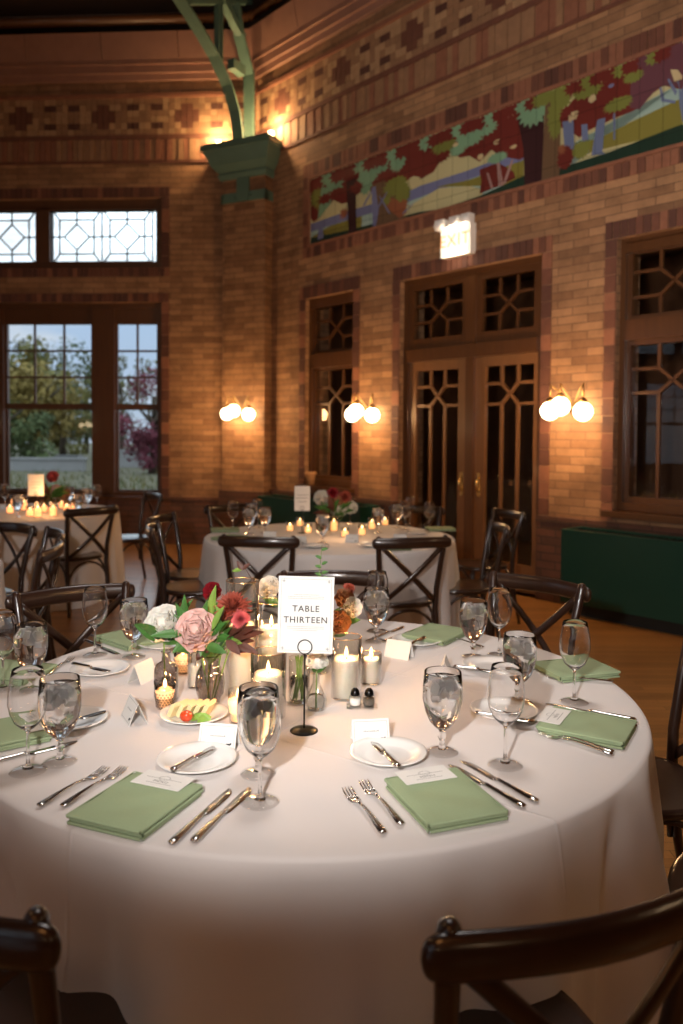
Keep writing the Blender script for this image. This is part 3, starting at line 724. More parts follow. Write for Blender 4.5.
# ---- outdoors
def vary(c,v): return c
b=mb('grass') if 'grass' in M else None
M['grass']=pmat('dry_grass',(.06,.055,.025),.9,noise=.5,nscale=.7)
M['ext_wall']=pmat('pale_concrete',(.22,.22,.22),.8,noise=.2,nscale=2)
M['tree_olive']=pmat('olive_foliage',(.10,.095,.02),.8,noise=.6,nscale=.6)
M['tree_green']=pmat('green_foliage',(.055,.08,.022),.8,noise=.6,nscale=.6)
M['tree_red']=pmat('red_maple_foliage',(.13,.022,.04),.8,noise=.4,nscale=.8)
M['tree_yellow']=pmat('yellow_foliage',(.19,.14,.03),.8,noise=.5,nscale=.6)
M['bark']=pmat('bark',(.06,.045,.03),.9,noise=.3,nscale=5)
b=mb('grass'); b.grid(lambda u,v:(-70+u*110,11.6+v*110,-.25-.15*math.sin(u*9)*math.sin(v*7)),30,30); struct(b.build('ground'))
def tree(px,y,h,w,k,lab,trunk=.35,n=1000):
    p=atY(px,434,y); t=thing('tree',lab,'tree',(p.x,y,-.4),0,'trees outside the window')
    rr=random.Random(int(px*3+y))
    b=mb('bark'); b.tube([(0,0,0),(.1,0,h*.3),(0,.1,h*.7)],[.25,.18,.08],8)
    for i in range(6):
        a=rr.uniform(0,6.28); z=h*rr.uniform(.3,.6); b.tube([(0,0,z),(w*.25*math.cos(a),w*.25*math.sin(a),z+h*.15),(w*.4*math.cos(a),w*.4*math.sin(a),z+h*.25)],[.08,.05,.02],5)
    b.build('trunk',t)
    b=mb(k); cl=[(rr.gauss(0,w*.24),rr.gauss(0,w*.24),h*(trunk+ (1-trunk)*rr.random()*.9),w*rr.uniform(.12,.26)) for _ in range(16)]
    for i in range(int(n*2.4)):
        c=rr.choice(cl); a=Vector((rr.gauss(0,1),rr.gauss(0,1),rr.gauss(0,1))).normalized(); r=c[3]*rr.uniform(.6,1.05)
        q=Vector(c[:3])+a*r; s_=w*.018*rr.uniform(.6,1.4)
        u=Vector((rr.gauss(0,1),rr.gauss(0,1),rr.gauss(0,1))).normalized(); v=u.cross(a).normalized() if abs(u.dot(a))<.95 else Vector((1,0,0)); u=v.cross(a+u*.5).normalized()
        b.add([q-u*s_-v*s_*.6,q+u*s_-v*s_*.6,q+u*s_*1.1+v*s_*.6,q-u*s_+v*s_*.7],[(0,1,2,3)],False)
    b.build('foliage',t)
tree(6,44,6.9,6,'tree_olive','tall olive autumn tree at the far left edge of the window view',.2,1300)
tree(31,39,5.1,4.6,'tree_yellow','yellowing tree in the middle of the large left window pane',.15,1800)
tree(40,58,8.2,6,'tree_green','tall green tree rising behind the yellowing tree outside',.2)
tree(62,50,5.6,5,'tree_olive','low olive tree toward the right side of the large window pane',.1)
tree(86,66,8.6,6.5,'tree_green','round green tree seen beside the window post outside',.2)
tree(121,60,8.0,5,'tree_olive','sparse olive tree seen at the left of the narrow window pane',.25,450)
tree(153,31,4.7,2.6,'tree_red','dark red maple tree seen through the narrow window pane',.12,1800)
tree(-8,36,4.6,4,'tree_green','green tree partly beyond the left window edge',.1,1200)
def simple(name,b,lab,cat,loc,rz=0,group=None): return tag(b.build(name),lab,cat,group,None,loc,rz)
p=at(44,476,-.3); b=mb('ext_wall'); b.box(-4,1.6,0,.3,0,.75); b.box(-4.05,1.65,-.05,.35,.75,.83); simple('garden_wall',b,'low pale garden wall behind the dry grass, left of the window post','wall',(p.x,p.y,-.4),0)
p=at(146,472,-.3); b=mb('ext_wall'); b.box(-1.8,4,0,.3,0,1.0); b.box(-1.85,4.05,-.05,.35,1.0,1.08); simple('garden_wall',b,'low pale garden wall under the red maple outside','wall',(p.x,p.y,-.4),0)
p=at(69,475,-.3); t=thing('utility_cabinet','dark boxy utility cabinet standing outdoors beyond the large window','cabinet',(p.x,p.y,-.4))
b=mb('cabinet_in'); b.box(-.5,.5,-.35,.35,.1,.82); b.build('body',t); b=mb('cabinet_in'); b.frustum((-.54,.54,-.39,.39),(-.45,.45,-.25,.25),.82,.93); b.build('lid',t); b=mb('ext_wall'); b.box(-.75,.75,-.5,.5,0,.1); b.build('base',t)
b=mb('tree_green')
rr=random.Random(5)
for i in range(2600):
    px=rr.uniform(-5,165); py=rr.uniform(462,520); q=at(px,py,-.35); h=rr.uniform(.15,.5)
    if q.y<13: continue
    dx=rr.uniform(-.15,.15); b.mat('tree_olive' if i%3 else 'tree_green').add([(q.x-.05,q.y,-.4),(q.x+.05,q.y,-.4),(q.x+dx,q.y+dx,-.4+h)],[(0,1,2)],False)
tag(b.build('tall_grass'),'dry tall grass tufts on the ground outside the window','grass',kind='stuff')
# world sky
wd=bpy.data.worlds.new('sky'); bpy.context.scene.world=wd; wd.use_nodes=True; t=wd.node_tree
bg=t.nodes['Background']; tc=t.nodes.new('ShaderNodeTexCoord'); sp=t.nodes.new('ShaderNodeSeparateXYZ'); link(t,tc.outputs['Generated'],sp.inputs[0])
rp=t.nodes.new('ShaderNodeValToRGB'); link(t,sp.outputs[2],rp.inputs[0])
rp.color_ramp.elements[0].position=0; rp.color_ramp.elements[0].color=(.50,.60,.72,1); rp.color_ramp.elements[1].position=.20; rp.color_ramp.elements[1].color=(1.9,2.2,2.4,1)
e1=rp.color_ramp.elements.new(.13); e1.color=(.46,.62,.84,1)
mpn=t.nodes.new('ShaderNodeMapping'); mpn.inputs['Scale'].default_value=(3,3,14); link(t,tc.outputs['Generated'],mpn.inputs['Vector'])
nz=t.nodes.new('ShaderNodeTexNoise'); nz.inputs['Scale'].default_value=1.6; nz.inputs['Detail'].default_value=5; link(t,mpn.outputs[0],nz.inputs['Vector'])
mr=t.nodes.new('ShaderNodeMapRange'); mr.inputs[1].default_value=.45; mr.inputs[2].default_value=.7; link(t,nz.outputs['Fac'],mr.inputs[0])
mx=t.nodes.new('ShaderNodeMix'); mx.data_type='RGBA'; link(t,mr.outputs[0],mx.inputs[0]); link(t,rp.outputs[0],mx.inputs[6]); mx.inputs[7].default_value=(.78,.82,.86,1)
link(t,mx.outputs[2],bg.inputs[0]); bg.inputs[1].default_value=1.0
# ================================================================== furniture
def make_chair():
    t=thing('dining_chair','x','chair')
    def sq(a,rx,ry,ex=2.7):
        c,s=math.cos(a),math.sin(a); y=math.copysign(abs(s)**(2/ex),s); x=math.copysign(abs(c)**(2/ex),c)
        return (x*rx*(1+.07*y),y*ry)
    b=mb('chair'); n=40
    prof=[(.94,.436),(1.0,.444),(1.0,.458),(.965,.468),(.90,.464),(.5,.460)]
    vs=[];fs=[]
    for k,(s_,z) in enumerate(prof):
        for i in range(n): x,y=sq(2*PI*i/n,.215*s_,.205*s_); vs.append((x,y,z))
    for k in range(len(prof)-1):
        for i in range(n): fs.append((k*n+i,k*n+(i+1)%n,(k+1)*n+(i+1)%n,(k+1)*n+i))
    fs.append(tuple(range(n-1,-1,-1))); fs.append(tuple((len(prof)-1)*n+i for i in range(n)))
    b.add(vs,fs,True); b.build('seat',t)
    for s in (-1,1):
        b=mb('chair'); b.tube([(s*.170,.155,.445),(s*.178,.165,.22),(s*.195,.19,0)],[.018,.017,.013],10); b.build('front_leg',t)
        b=mb('chair'); b.tube([(s*.195,-.255,0),(s*.185,-.215,.20),(s*.178,-.19,.42),(s*.183,-.195,.55),(s*.198,-.225,.72),(s*.212,-.258,.868),(s*.213,-.261,.882),(s*.2135,-.262,.889),(s*.2135,-.262,.8915)],[.013,.016,.018,.0175,.017,.0175,.0155,.0105,.003],12); b.build('back_leg',t)
    def arc(u):  # crest centre line, u -1..1
        return (u*.252,-.272-.048*math.cos(u*PI/2)+.012,.852-.006*u*u)
    b=mb('chair'); us=[.55,.7,.82,.89,.93,.96,.98,.993,1.0]; us=[-u for u in us[::-1]]+[-.4,-.25,-.1,.1,.25,.4]+us
    pts=[arc(u) for u in us]; he=[1,1,1,.98,.93,.82,.66,.42,.12]; hs=he[::-1]+[1]*6+he
    b.tube(pts,[.034*h for h in hs],12,flat=(1,.42),up=(0,0,1)); b.build('crest_rail',t)
    for s in (-1,1):
        b=mb('chair'); P=[]
        for i in range(13):
            u=i/12; x=s*(-.200+.375*u); z=.835-.365*u; y=-.262+.062*u-.038*math.sin(PI*u)+ (.006*s)
            P.append((x,y,z))
        b.tube(P,.0165,8,flat=(1,.42),up=(.7*s,0,.7)); b.build('cross_slat',t)
    def brace(p0,p1,out):
        b=mb('chair'); P=[]
        p0=Vector(p0);p1=Vector(p1)
        for i in range(15):
            a=PI*i/14; m=(1-math.cos(a))/2; p=p0.lerp(p1,m); P.append((p.x,p.y,.20+.225*math.sin(a)**.8))
        b.tube(P,.0095,8); b.build('bentwood_brace',t)
    brace((-.175,.168,0),(.175,.168,0),0); brace((-.182,-.205,0),(.182,-.205,0),0)
    brace((-.176,.15,0),(-.182,-.19,0),0); brace((.176,.15,0),(.182,-.19,0),0)
    return t
chair=make_chair()
def seatchair(c,th,dist,lab,group,turn=0):
    """chair centred dist from c in direction th (deg), facing c; dist measured to the crest rail"""
    a=R(th); u=Vector((math.cos(a),math.sin(a),0)); p=Vector((c[0],c[1],0))+u*(dist-.30)
    put(chair,lab,p,math.atan2(-u.y,-u.x)-PI/2+R(turn),group)
def chair_at(x,y,face,lab,group):
    """crest rail centre (x,y); seat faces direction 'face' degrees"""
    a=R(face); u=Vector((math.cos(a),math.sin(a),0)); p=Vector((x,y,0))+u*.30
    put(chair,lab,p,a-PI/2,group)
T1=(-.08,2.283); T2=(-.08,5.74); T3=(-2.99,7.3); T4=(-2.76,4.15)
def ang(p,q): return math.degrees(math.atan2(q[1]-p[1],q[0]-p[0]))
G1='cross-back chairs around the front table'; G2='cross-back chairs around the middle table'; G3='cross-back chairs around the window table'; G4='cross-back chairs around the far left table'
chair_at(.355,1.025,ang((.335,.99),(.12,1.6)),'dark cross-back chair nearest the camera at bottom right, crest rail cut by the edge',G1)
chair_at(-.60,1.05,68,'dark cross-back chair at the bottom left corner, only the crest end showing',G1)
chair_at(1.19,2.38,180,'dark cross-back chair at the right edge beside the right-hand napkin',G1)
chair_at(1.225,1.62,ang((1.225,1.62),T1),'dark cross-back chair in the lower right corner with rounded seat visible',G1)
chair_at(.87,3.45,ang((.87,3.45),(.35,2.9)),'dark cross-back chair behind the front table in front of the green cabinet',G1)
chair_at(-.04,3.58,-90,'dark cross-back chair directly behind the table number sign',G1)
chair_at(-1.08,3.17,-57,'dark cross-back chair at back left of the front table behind two glasses',G1)
chair_at(-.50,4.74,83,'cross-back chair on the near left side of the middle table',G2)
chair_at(.44,4.75,104,'cross-back chair on the near right side of the middle table',G2)
chair_at(1.13,5.50,183,'cross-back chair at the right end of the middle table, nearer of the two side-on',G2)
chair_at(1.40,6.5,200,'cross-back chair behind right of the middle table, in front of the doors',G2)
chair_at(.66,6.85,-110,'cross-back chair on the far right side of the middle table',G2)
chair_at(-.97,6.85,-55,'cross-back chair on the far left side of the middle table by the pillar',G2)
chair_at(-1.37,5.92,-12,'side-on cross-back chair left of the middle table, farther of two',G2)
chair_at(-1.285,5.32,8,'side-on cross-back chair left of the middle table, nearer of two',G2)
chair_at(-2.02,6.50,138,'cross-back chair with its back to the camera at the window table',G3)
chair_at(-1.86,8.02,215,'cross-back chair right of the window table with pale reflections on its seat',G3)
chair_at(-2.15,5.33,233,'cross-back chair at the left edge in front of the window table cloth',G4)
chair_at(-1.76,4.98,210,'smaller-looking side-on chair behind another at the left, farther of two',G4)
chair_at(-1.55,4.35,188,'side-on cross-back chair at the left just above the front table chair',G4)
# ---- table cloths
def cloth(name,lab,c,r=.914,seed=1,nf=10,amp=.035,res=300,crease=False,grp=None,sharp=()):
    rr=random.Random(seed); ph=[rr.uniform(0,6.28) for _ in range(6)]
    def fold(th,t):
        a=math.sin(nf*th+ph[0]+.7*math.sin(2*th+ph[3]))
        a=a*.6+.25*math.sin((nf*2-3)*th+ph[1])+.2*math.sin((nf+5)*th+ph[2])
        q=amp*a*min(1,t*1.5)**.9
        for (deg,wd,am) in sharp:
            d=(math.degrees(th)-deg+540)%360-180
            q+=am*math.exp(-(d/wd)**2)*min(1,t*3.0)
        if crease:
            d=(math.degrees(th)+540)%360-180
            tc_=.02+.62*((d+138)/34)
            if -140<d<-100: q+=.014*math.exp(-((t-tc_-.02*math.sin(d*.8))/.035)**2)
        return q
    b=mb('linen'); vs=[];fs=[]
    rings=[(.001,TZ),(.3,TZ),(.6,TZ),(.8,TZ),(.88,TZ),(r-.012,TZ),(r-.004,TZ-.002),(r+.001,TZ-.008)]
    K=22
    for k,(q,z) in enumerate(rings):
        for i in range(res):
            a=2*PI*i/res; vs.append((q*math.cos(a),q*math.sin(a),z))
    for k in range(1,K+1):
        t=k/K; z=TZ-.008-(TZ-.012)*t
        for i in range(res):
            a=2*PI*i/res; q=r+.002+.045*t**.8+fold(a,t)
            vs.append((q*math.cos(a),q*math.sin(a),z))
    n=len(rings)+K
    for k in range(n-1):
        for i in range(res): fs.append((k*res+i,k*res+(i+1)%res,(k+1)*res+(i+1)%res,(k+1)*res+i))
    b.add(vs,[f[::-1] for f in fs],True)
    o=b.build(name); tag(o,lab,'tablecloth',grp,None,(c[0],c[1],0)); return o
G='floor-length tablecloths'
cloth('tablecloth','large round pale grey floor-length tablecloth on the front table',T1,seed=4,res=520,crease=True,amp=.07,
      sharp=((-8,2.2,-.05),(-18,3,.035),(-27,2.0,-.06),(-36,4,.03),(-44,2.2,-.05),(-58,4,.02),(-70,3,-.03),(-112,3.5,-.03),(-130,3,-.03),(-96,5,.02)),grp=G)
cloth('tablecloth','round pale tablecloth on the middle table in front of the doors',T2,r=.895,seed=9,nf=13,grp=G)
cloth('tablecloth','round pale tablecloth on the table by the large window',T3,seed=12,nf=12,grp=G)
cloth('tablecloth','round pale tablecloth barely showing at the left edge of the photograph',T4,seed=15,nf=12,grp=G)
# ================================================================== tableware prototypes
def make_goblet():
    t=thing('water_goblet','x','glass')
    b=mb('glass')
    out=[(.0375,.0),(.0375,.0022),(.028,.004),(.010,.008),(.0062,.018),(.0065,.030),(.0105,.036),(.0075,.044),(.0085,.054),(.019,.061),(.031,.075),(.041,.098),(.0465,.126),(.0465,.155),(.0435,.189),(.0428,.191),
         (.0422,.189),(.0452,.155),(.0452,.126),(.0397,.098),(.0295,.076),(.016,.064),(.004,.061)]
    b.lathe([(1e-5,.0065)]+out[3:]+[(1e-5,.061)],32); b.build('glass_body',t)
    b=mb('foot_glass'); b.lathe([(.0385,.0006),(.0385,.0022),(.028,.004),(.011,.0075)],32); b.build('foot',t)
    b=mb('water'); b.solid([(.0048,.0606),(.0168,.0636),(.0302,.0756),(.0404,.0980),(.0459,.126),(.0459,.155),(.0444,.174)],32); b.build('water',t)
    b=mb('ice'); rr=random.Random(2)
    for i in range(12):
        a=rr.uniform(0,6.28); q=rr.uniform(0,.026); z=rr.uniform(.135,.168); s=.0095
        b.M=Matrix.Translation((q*math.cos(a),q*math.sin(a),z))@Matrix.Rotation(rr.uniform(0,3),4,Vector((rr.random(),rr.random(),rr.random()+.1)).normalized())
        b.box(-s,s,-s,s,-s*.8,s*.8)
    tag(b.build('ice',t),kind='stuff')
    return t
def make_wine():
    t=thing('wine_glass','x','glass')
    b=mb('glass')
    out=[(.0385,0),(.0385,.0018),(.030,.0035),(.012,.007),(.0045,.016),(.0036,.030),(.0036,.082),(.0055,.090),(.016,.097),(.029,.110),(.038,.130),(.042,.152),(.0405,.180),(.0355,.212),(.0325,.225),(.0320,.2255),
         (.0316,.225),(.0346,.212),(.0396,.180),(.0411,.152),(.0371,.131),(.028,.1115),(.014,.099),(.003,.0955)]
    b.lathe([(1e-5,.0065)]+out[3:]+[(1e-5,.0955)],32); b.build('glass_body',t)
    b=mb('foot_glass'); b.lathe([(.040,.0006),(.040,.0018),(.030,.0035),(.012,.007)],32); b.build('foot',t); return t
gob=make_goblet(); wine=make_wine()
def loft(b,secs,n=8):
    """secs: (x,width,thick,z,yoff)"""
    vs=[];fs=[];k=len(secs)
    for s in secs:
        x,w,th,z=s[:4]; y0=s[4] if len(s)>4 else 0
        for j in range(n):
            a=2*PI*j/n; vs.append((x,y0+math.cos(a)*w/2,z+math.sin(a)*th/2))
    fs=[(i*n+j,i*n+(j+1)%n,(i+1)*n+(j+1)%n,(i+1)*n+j) for i in range(k-1) for j in range(n)]+[tuple(range(n-1,-1,-1)),tuple((k-1)*n+j for j in range(n))]
    b.add(vs,[f[::-1] for f in fs],True)
def handle(b,x0,L,w0=.009,w1=.017,z=.004):
    loft(b,[(x0,.003,.002,z),(x0-.001,w0*.8,.004,z),(x0-L*.2,w0*.75,.0042,z+.003),(x0-L*.55,w1*.62,.0045,z+.002),(x0-L*.82,w1*.95,.0055,z),(x0-L*.95,w1,.006,z-.0008),(x0-L*.99,w1*.7,.005,z-.001),(x0-L,.002,.002,z-.001)],10)
def make_fork(L=.20):
    t=thing('dinner_fork','x','fork'); h=L/2
    b=mb('steel'); x0=h-.075; handle(b,x0+.004,L-.073,.008,.017,.0085)
    loft(b,[(x0,.006,.004,.0095),(x0+.010,.010,.003,.008),(x0+.020,.022,.0025,.0045),(x0+.030,.025,.0022,.0035),(x0+.034,.025,.002,.0035)],10)
    b.build('handle',t)
    b=mb('steel')
    for i in range(4):
        y=(i-1.5)*.0066
        loft(b,[(x0+.032,.0045,.002,.0035,y),(x0+.05,.0036,.0018,.004,y),(x0+.066,.003,.0016,.007,y),(x0+.075,.001,.001,.0105,y)],6)
    b.build('tines',t); return t
def make_knife(L=.24,nm='dinner_knife'):
    t=thing(nm,'x','knife'); h=L/2; bl=L*.5
    b=mb('steel'); x0=h-bl
    loft(b,[(x0+.004,.006,.006,.005),(x0-.002,.011,.0095,.0055),(x0-.010,.011,.009,.0055),(x0-.04,.0125,.009,.0055),(x0-(L-bl)*.85,.018,.0105,.0058),(-h+.004,.017,.010,.0055),(-h,.006,.005,.0052)],10); b.build('handle',t)
    b=mb('steel'); vs=[];n=14
    for i in range(n):
        u=i/(n-1); x=x0+bl*u; top=.008*(1-u**6*.3); bot=-.008-.004*math.sin(PI*u*.8)
        if u>.8: q=(u-.8)/.2; bot=bot*(1-q*q*.95); top=top*(1-q*.2)
        if u<.06: bot*=.5; top*=.6
        vs+= [(x,top,.0035),(x,top,.0015),(x,bot,.0020),(x,bot,.0026)]
    fs=[(i*4+j,i*4+(j+1)%4,(i+1)*4+(j+1)%4,(i+1)*4+j) for i in range(n-1) for j in range(4)]+[(3,2,1,0),((n-1)*4,(n-1)*4+1,(n-1)*4+2,(n-1)*4+3)]
    b.add(vs,fs,True); b.build('blade',t); return t
fork=make_fork(); knife=make_knife(); bknife=make_knife(.155,'butter_knife')
def make_plate():
    b=mb('porcelain')
    b.lathe([(1e-5,.001),(.045,.001),(.047,.0),(.050,.001),(.072,.010),(.0885,.0155),(.089,.017),(.0875,.0178),(.071,.013),(.056,.0065),(.050,.005),(.03,.0045),(1e-5,.0045)],48)
    o=b.build('bread_plate'); tag(o,'x','plate'); return o
plate=make_plate()
def make_napkin():
    t=thing('folded_napkin','x','napkin')
    b=mb('napkin'); W,L=.168,.205   # x = radial (towards centre) , y tangential
    def layer(z0,z1,x0,x1,y0,y1,rr=.004,seed=0):
        r_=random.Random(seed)
        n=16; th=z1-z0
        def top(u,v):
            x=x0+(x1-x0)*u; y=y0+(y1-y0)*v; ed=min(u,1-u,v,1-v)
            z=z1-(.0022 if ed<.02 else 0)+.0018*math.sin(x*55+seed)*math.sin(y*48+seed*2)
            return (x,y,z)
        b.grid(top,n,n)
        m=8
        per=[(x0,y0),(x1,y0),(x1,y1),(x0,y1)]
        for k in range(4):
            p=per[k];q=per[(k+1)%4]; nx,ny=(q[1]-p[1]),-(q[0]-p[0]); ln=math.hypot(nx,ny); nx/=ln;ny/=ln
            def side(u,v,p=p,q=q,nx=nx,ny=ny):
                a=PI*v; o=.5*th*math.sin(a); return (p[0]+(q[0]-p[0])*u+nx*o,p[1]+(q[1]-p[1])*u+ny*o,(z0+z1)/2+math.cos(a)*th/2-(.0012 if v<.1 else 0))
            b.grid(lambda u,v:side(u,1-v),2,8)
    layer(.0005,.0075,-L/2,L/2-.006,-W/2+.002,W/2-.001,seed=1)
    layer(.0070,.0140,-L/2+.003,L/2-.002,-W/2,W/2-.004,seed=2)
    layer(.0135,.0210,-L/2-.001,L/2,-W/2+.003,W/2,seed=3)
    b.build('linen_layers',t); return t
napkin=make_napkin()
def make_menu():
    t=thing('menu_card','x','card')
    b=mb('paper'); b.box(-.035,.030,-.058,.058,.0,.0012); cdm=b.build('card',t)
    M4=Matrix.Translation((-.012,0,.0014))@Matrix.Rotation(-PI/2,4,'Z')
    text_mesh('lettering','MENU',.0115,'ink',cdm,M4)
    b=mb('ink_light')
    for i,(w,x) in enumerate(((.042,.0),(.030,-.022))):
        y=-w
        while y<w: b.box(x,x+.0022,y,y+.0035,.00125,.0014); y+=.005
    for k in range(18):
        a=2*PI*k/18; b.box(.004+.009*math.cos(a)-.0011,.004+.009*math.cos(a)+.0011,.012*math.sin(a)-.0011,.012*math.sin(a)+.0011,.0014,.0015)
    b.build('printed_crest',cdm); return t
menu=make_menu()
def make_tent():
    t=thing('place_card','x','card'); w,h,d=.045,.056,.024
    b=mb('paper')
    for s in (-1,1):
        q=.0006
        b.add([(-w,s*d,0),(w,s*d,0),(w,0,h),(-w,0,h),(-w,s*(d-q*2),0),(w,s*(d-q*2),0),(w,0,h-q*3),(-w,0,h-q*3)],[(0,1,2,3),(7,6,5,4),(0,4,5,1),(1,5,6,2),(3,2,6,7),(0,3,7,4)],False)
    cdm=b.build('card',t)
    # print on the guest's face (local -y)
    def F3(x,z,o=.0006): return (x,-d*(1-z/h)-o,z+o*.4)
    b=mb('ink_light')
    def r(x0,x1,z0,z1,k='ink_light'): b.mat(k).add([F3(x0,z0),F3(x1,z0),F3(x1,z1),F3(x0,z1)],[(0,1,2,3)],False)
    e_=.0045
    for (x0,x1,z0,z1) in ((-w+e_,w-e_,e_,e_+.0009),(-w+e_,w-e_,h-e_-.0009,h-e_),(-w+e_,-w+e_+.0009,e_,h-e_),(w-e_-.0009,w-e_,e_,h-e_)): r(x0,x1,z0,z1)
    rr=random.Random(3); x=-.018
    while x<.018: l=rr.uniform(.002,.004); r(x,x+l,.029,.029+rr.uniform(.0018,.0035)); x+=l+.0012
    r(.022,.032,.011,.016,'ink'); r(.0235,.0245,.008,.011,'ink'); r(.0295,.0305,.008,.011,'ink'); r(.031,.035,.0135,.0175,'ink')
    b.build('printed_name',cdm); return t
tent=make_tent()
# ================================================================== main table settings
def d2(px1,px2,z=.765):
    p,q=at(*px1,z),at(*px2,z); return (p+q)/2,math.atan2(q.y-p.y,q.x-p.x)
def onT(px,py,z=TZ): p=at(px,py,z); return (p.x,p.y,z)
GN='sage green folded napkins'; GM='menu cards tucked in the napkins'; GF='forks on the front table'; GK='dinner knives on the front table'; GP='bread plates on the front table'; GB='butter knives on the bread plates'; GW='wine glasses on the front table'; GG='water goblets on the front table'; GC='tent place cards on the front table'
EPS=.0006
def nap(cx,cy,th,lab,mlab,turn=0,menu_on=True):
    # th = radial direction pointing to table centre (deg)
    put(napkin,lab,(cx,cy,TZ+EPS),R(th+turn),GN)
    if menu_on:
        a=R(th+turn); put(menu,mlab,(cx+math.cos(a)*.088,cy+math.sin(a)*.088,TZ+.0232),R(th+turn),GM)
nap(-.396,1.55,68,'sage green folded napkin at front left between two forks and two knives','menu card on the front left napkin')
nap(.212,1.585,110,'sage green folded napkin at front right between two forks and two knives','menu card on the front right napkin')
nap(.622,1.985,150,'sage green folded napkin at the right edge of the front table','menu card on the right-hand napkin')
nap(.735,2.475,197,'sage green folded napkin behind the right wine glass at the back right','menu card on the back right napkin',0,False)
nap(.350,2.90,236,'sage green folded napkin at the far side of the front table right of the sign','menu',0,False)
nap(-.735,2.80,-42,'sage green folded napkin at the far left behind the water goblet by the white rose','menu',0,False)
nap(-1.00,2.40,-15,'sage green folded napkin at the left edge behind the tallest standing goblet','menu',0,False)
nap(-.82,1.90,35,'sage green folded napkin cut by the left edge of the photograph','menu card at the left edge on a cut-off napkin')
def flat(proto,lab,p1,p2,grp,dz=EPS,z=.765):
    c,a=d2(p1,p2,z); put(proto,lab,(c.x,c.y,TZ+dz),a,grp)
for lab,p1,p2 in (('left one of two forks beside the front left napkin',(40,806),(104,770)),('right one of two forks, touching the front left napkin',(56,811),(128,766)),
    ('left one of two forks beside the front right napkin',(385,836),(346,789)),('right one of two forks, touching the front right napkin',(406,831),(360,779)),
    ('nearer one of two forks beside the right-hand napkin',(618,757),(534,731)),('farther one of two forks, touching the right-hand napkin',(611,752),(543,731)),
    ('fork near the back right napkin at the table edge',(612,682),(548,678)),('fork lying right of the far napkin beside a goblet',(480,647),(447,637)),
    ('fork at the far left table, beside the left-edge napkin',(45,677),(73,657))):
    flat(fork,lab,p1,p2,GF)
for lab,p1,p2 in (('inner knife right of the front left napkin',(173,842),(229,790)),('outer knife right of the front left napkin',(193,842),(250,787)),
    ('inner knife right of the front right napkin',(524,807),(450,764)),('outer knife right of the front right napkin',(539,803),(460,759)),
    ('outer knife behind the right-hand napkin',(640,721),(543,702)),('inner knife behind the right-hand napkin',(634,726),(549,708)),
    ('inner knife left of the far napkin',(378,644),(420,627)),('outer knife left of the far napkin',(368,641),(408,624)),
    ('outer knife in front of the far left napkin, pointing at a goblet',(84,640),(120,654)),('inner knife behind the front knife at the far left napkin',(90,635),(128,649)),
    ('knife at the left edge in front of the cut-off napkin',(0,760),(52,747))):
    flat(knife,lab,p1,p2,GK)
for i,(px,py,lab,bl,k1,k2) in enumerate((
    (197,762,'bread plate left of the paired front glasses','butter knife on the plate left of the paired front glasses',(172,772),(214,747)),
    (388,755.5,'bread plate in front of the place card right of the sign','butter knife on the plate right of the sign',(399,769),(372,742)),
    (504,713,'bread plate under the tall wine glass on the right','butter knife on the plate under the tall right wine glass',(474,714),(537,722)),
    (491,667,'bread plate between two goblets at the back right','butter knife on the back right bread plate',(458,668),(499,672)),
    (417,642,'bread plate at the far side beside the far napkin','butter knife on the far side bread plate',(408,647),(426,636)),
    (100,671,'bread plate at the back left beside a blank tent card','butter knife on the back left bread plate',(70,664),(112,672)),
    (72,722,'bread plate at the left behind the large goblet','butter knife on the plate behind the large left goblet',(50,728),(107,711)),
    (163,645,'bread plate half hidden behind the bottle with the white rose',None,None,None))):
    p=at(px,py,.765); put(plate,lab,(p.x,p.y,TZ+EPS),0,GP)
    if bl: flat(bknife,bl,k1,k2,GB,.0185,.78)
for lab,px,py in (('water goblet with ice in front of the place card, right of centre',442,752),('water goblet behind the front centre wine glass',258,774),
    ('iced water goblet behind the tall right wine glass',519,702),('iced water goblet at the back right beside an empty wine glass',473,657),
    ('water goblet at the far side right of the sign',376,641),('water goblet at the far left beside the white rose',134,657),
    ('large water goblet at the left next to an empty wine glass',60,762),('water goblet at the left edge in front of a green napkin',31,690)):
    put(gob,lab,onT(px,py),random.uniform(0,6),GG)
for lab,px,py in (('empty wine glass right of centre with its foot by the front knives',505,765),('empty wine glass at front centre before the sign',260,802),
    ('empty wine glass at the right edge before the back right napkin',574,702),('empty wine glass behind the back right goblet',499,655),
    ('empty wine glass at far side just behind the far goblet',377,631),('empty wine glass at the far left left of the rose goblet',95,655),
    ('empty wine glass at left before the large water goblet',28,771),('wine glass cut by the left edge of the photograph',3,689)):
    put(wine,lab,onT(px,py),0,GW)
for lab,px,py,a in (('printed place card left of the front centre glasses, facing the camera',219,747,-8),('printed place card right of the sign, facing the camera',370,742,8),
    ('printed place card with black motif at left, turned aside',134,720,-62),('blank-backed tent card at back left beside the bread plate',143,680,-110),
    ('tent card at the far side right of the candles',399,657,150),('tent card half hidden behind the goblet right of centre',445,676,80)):
    p=at(px,py); put(tent,lab,(p.x,p.y,TZ+.0003),R(a),GC)
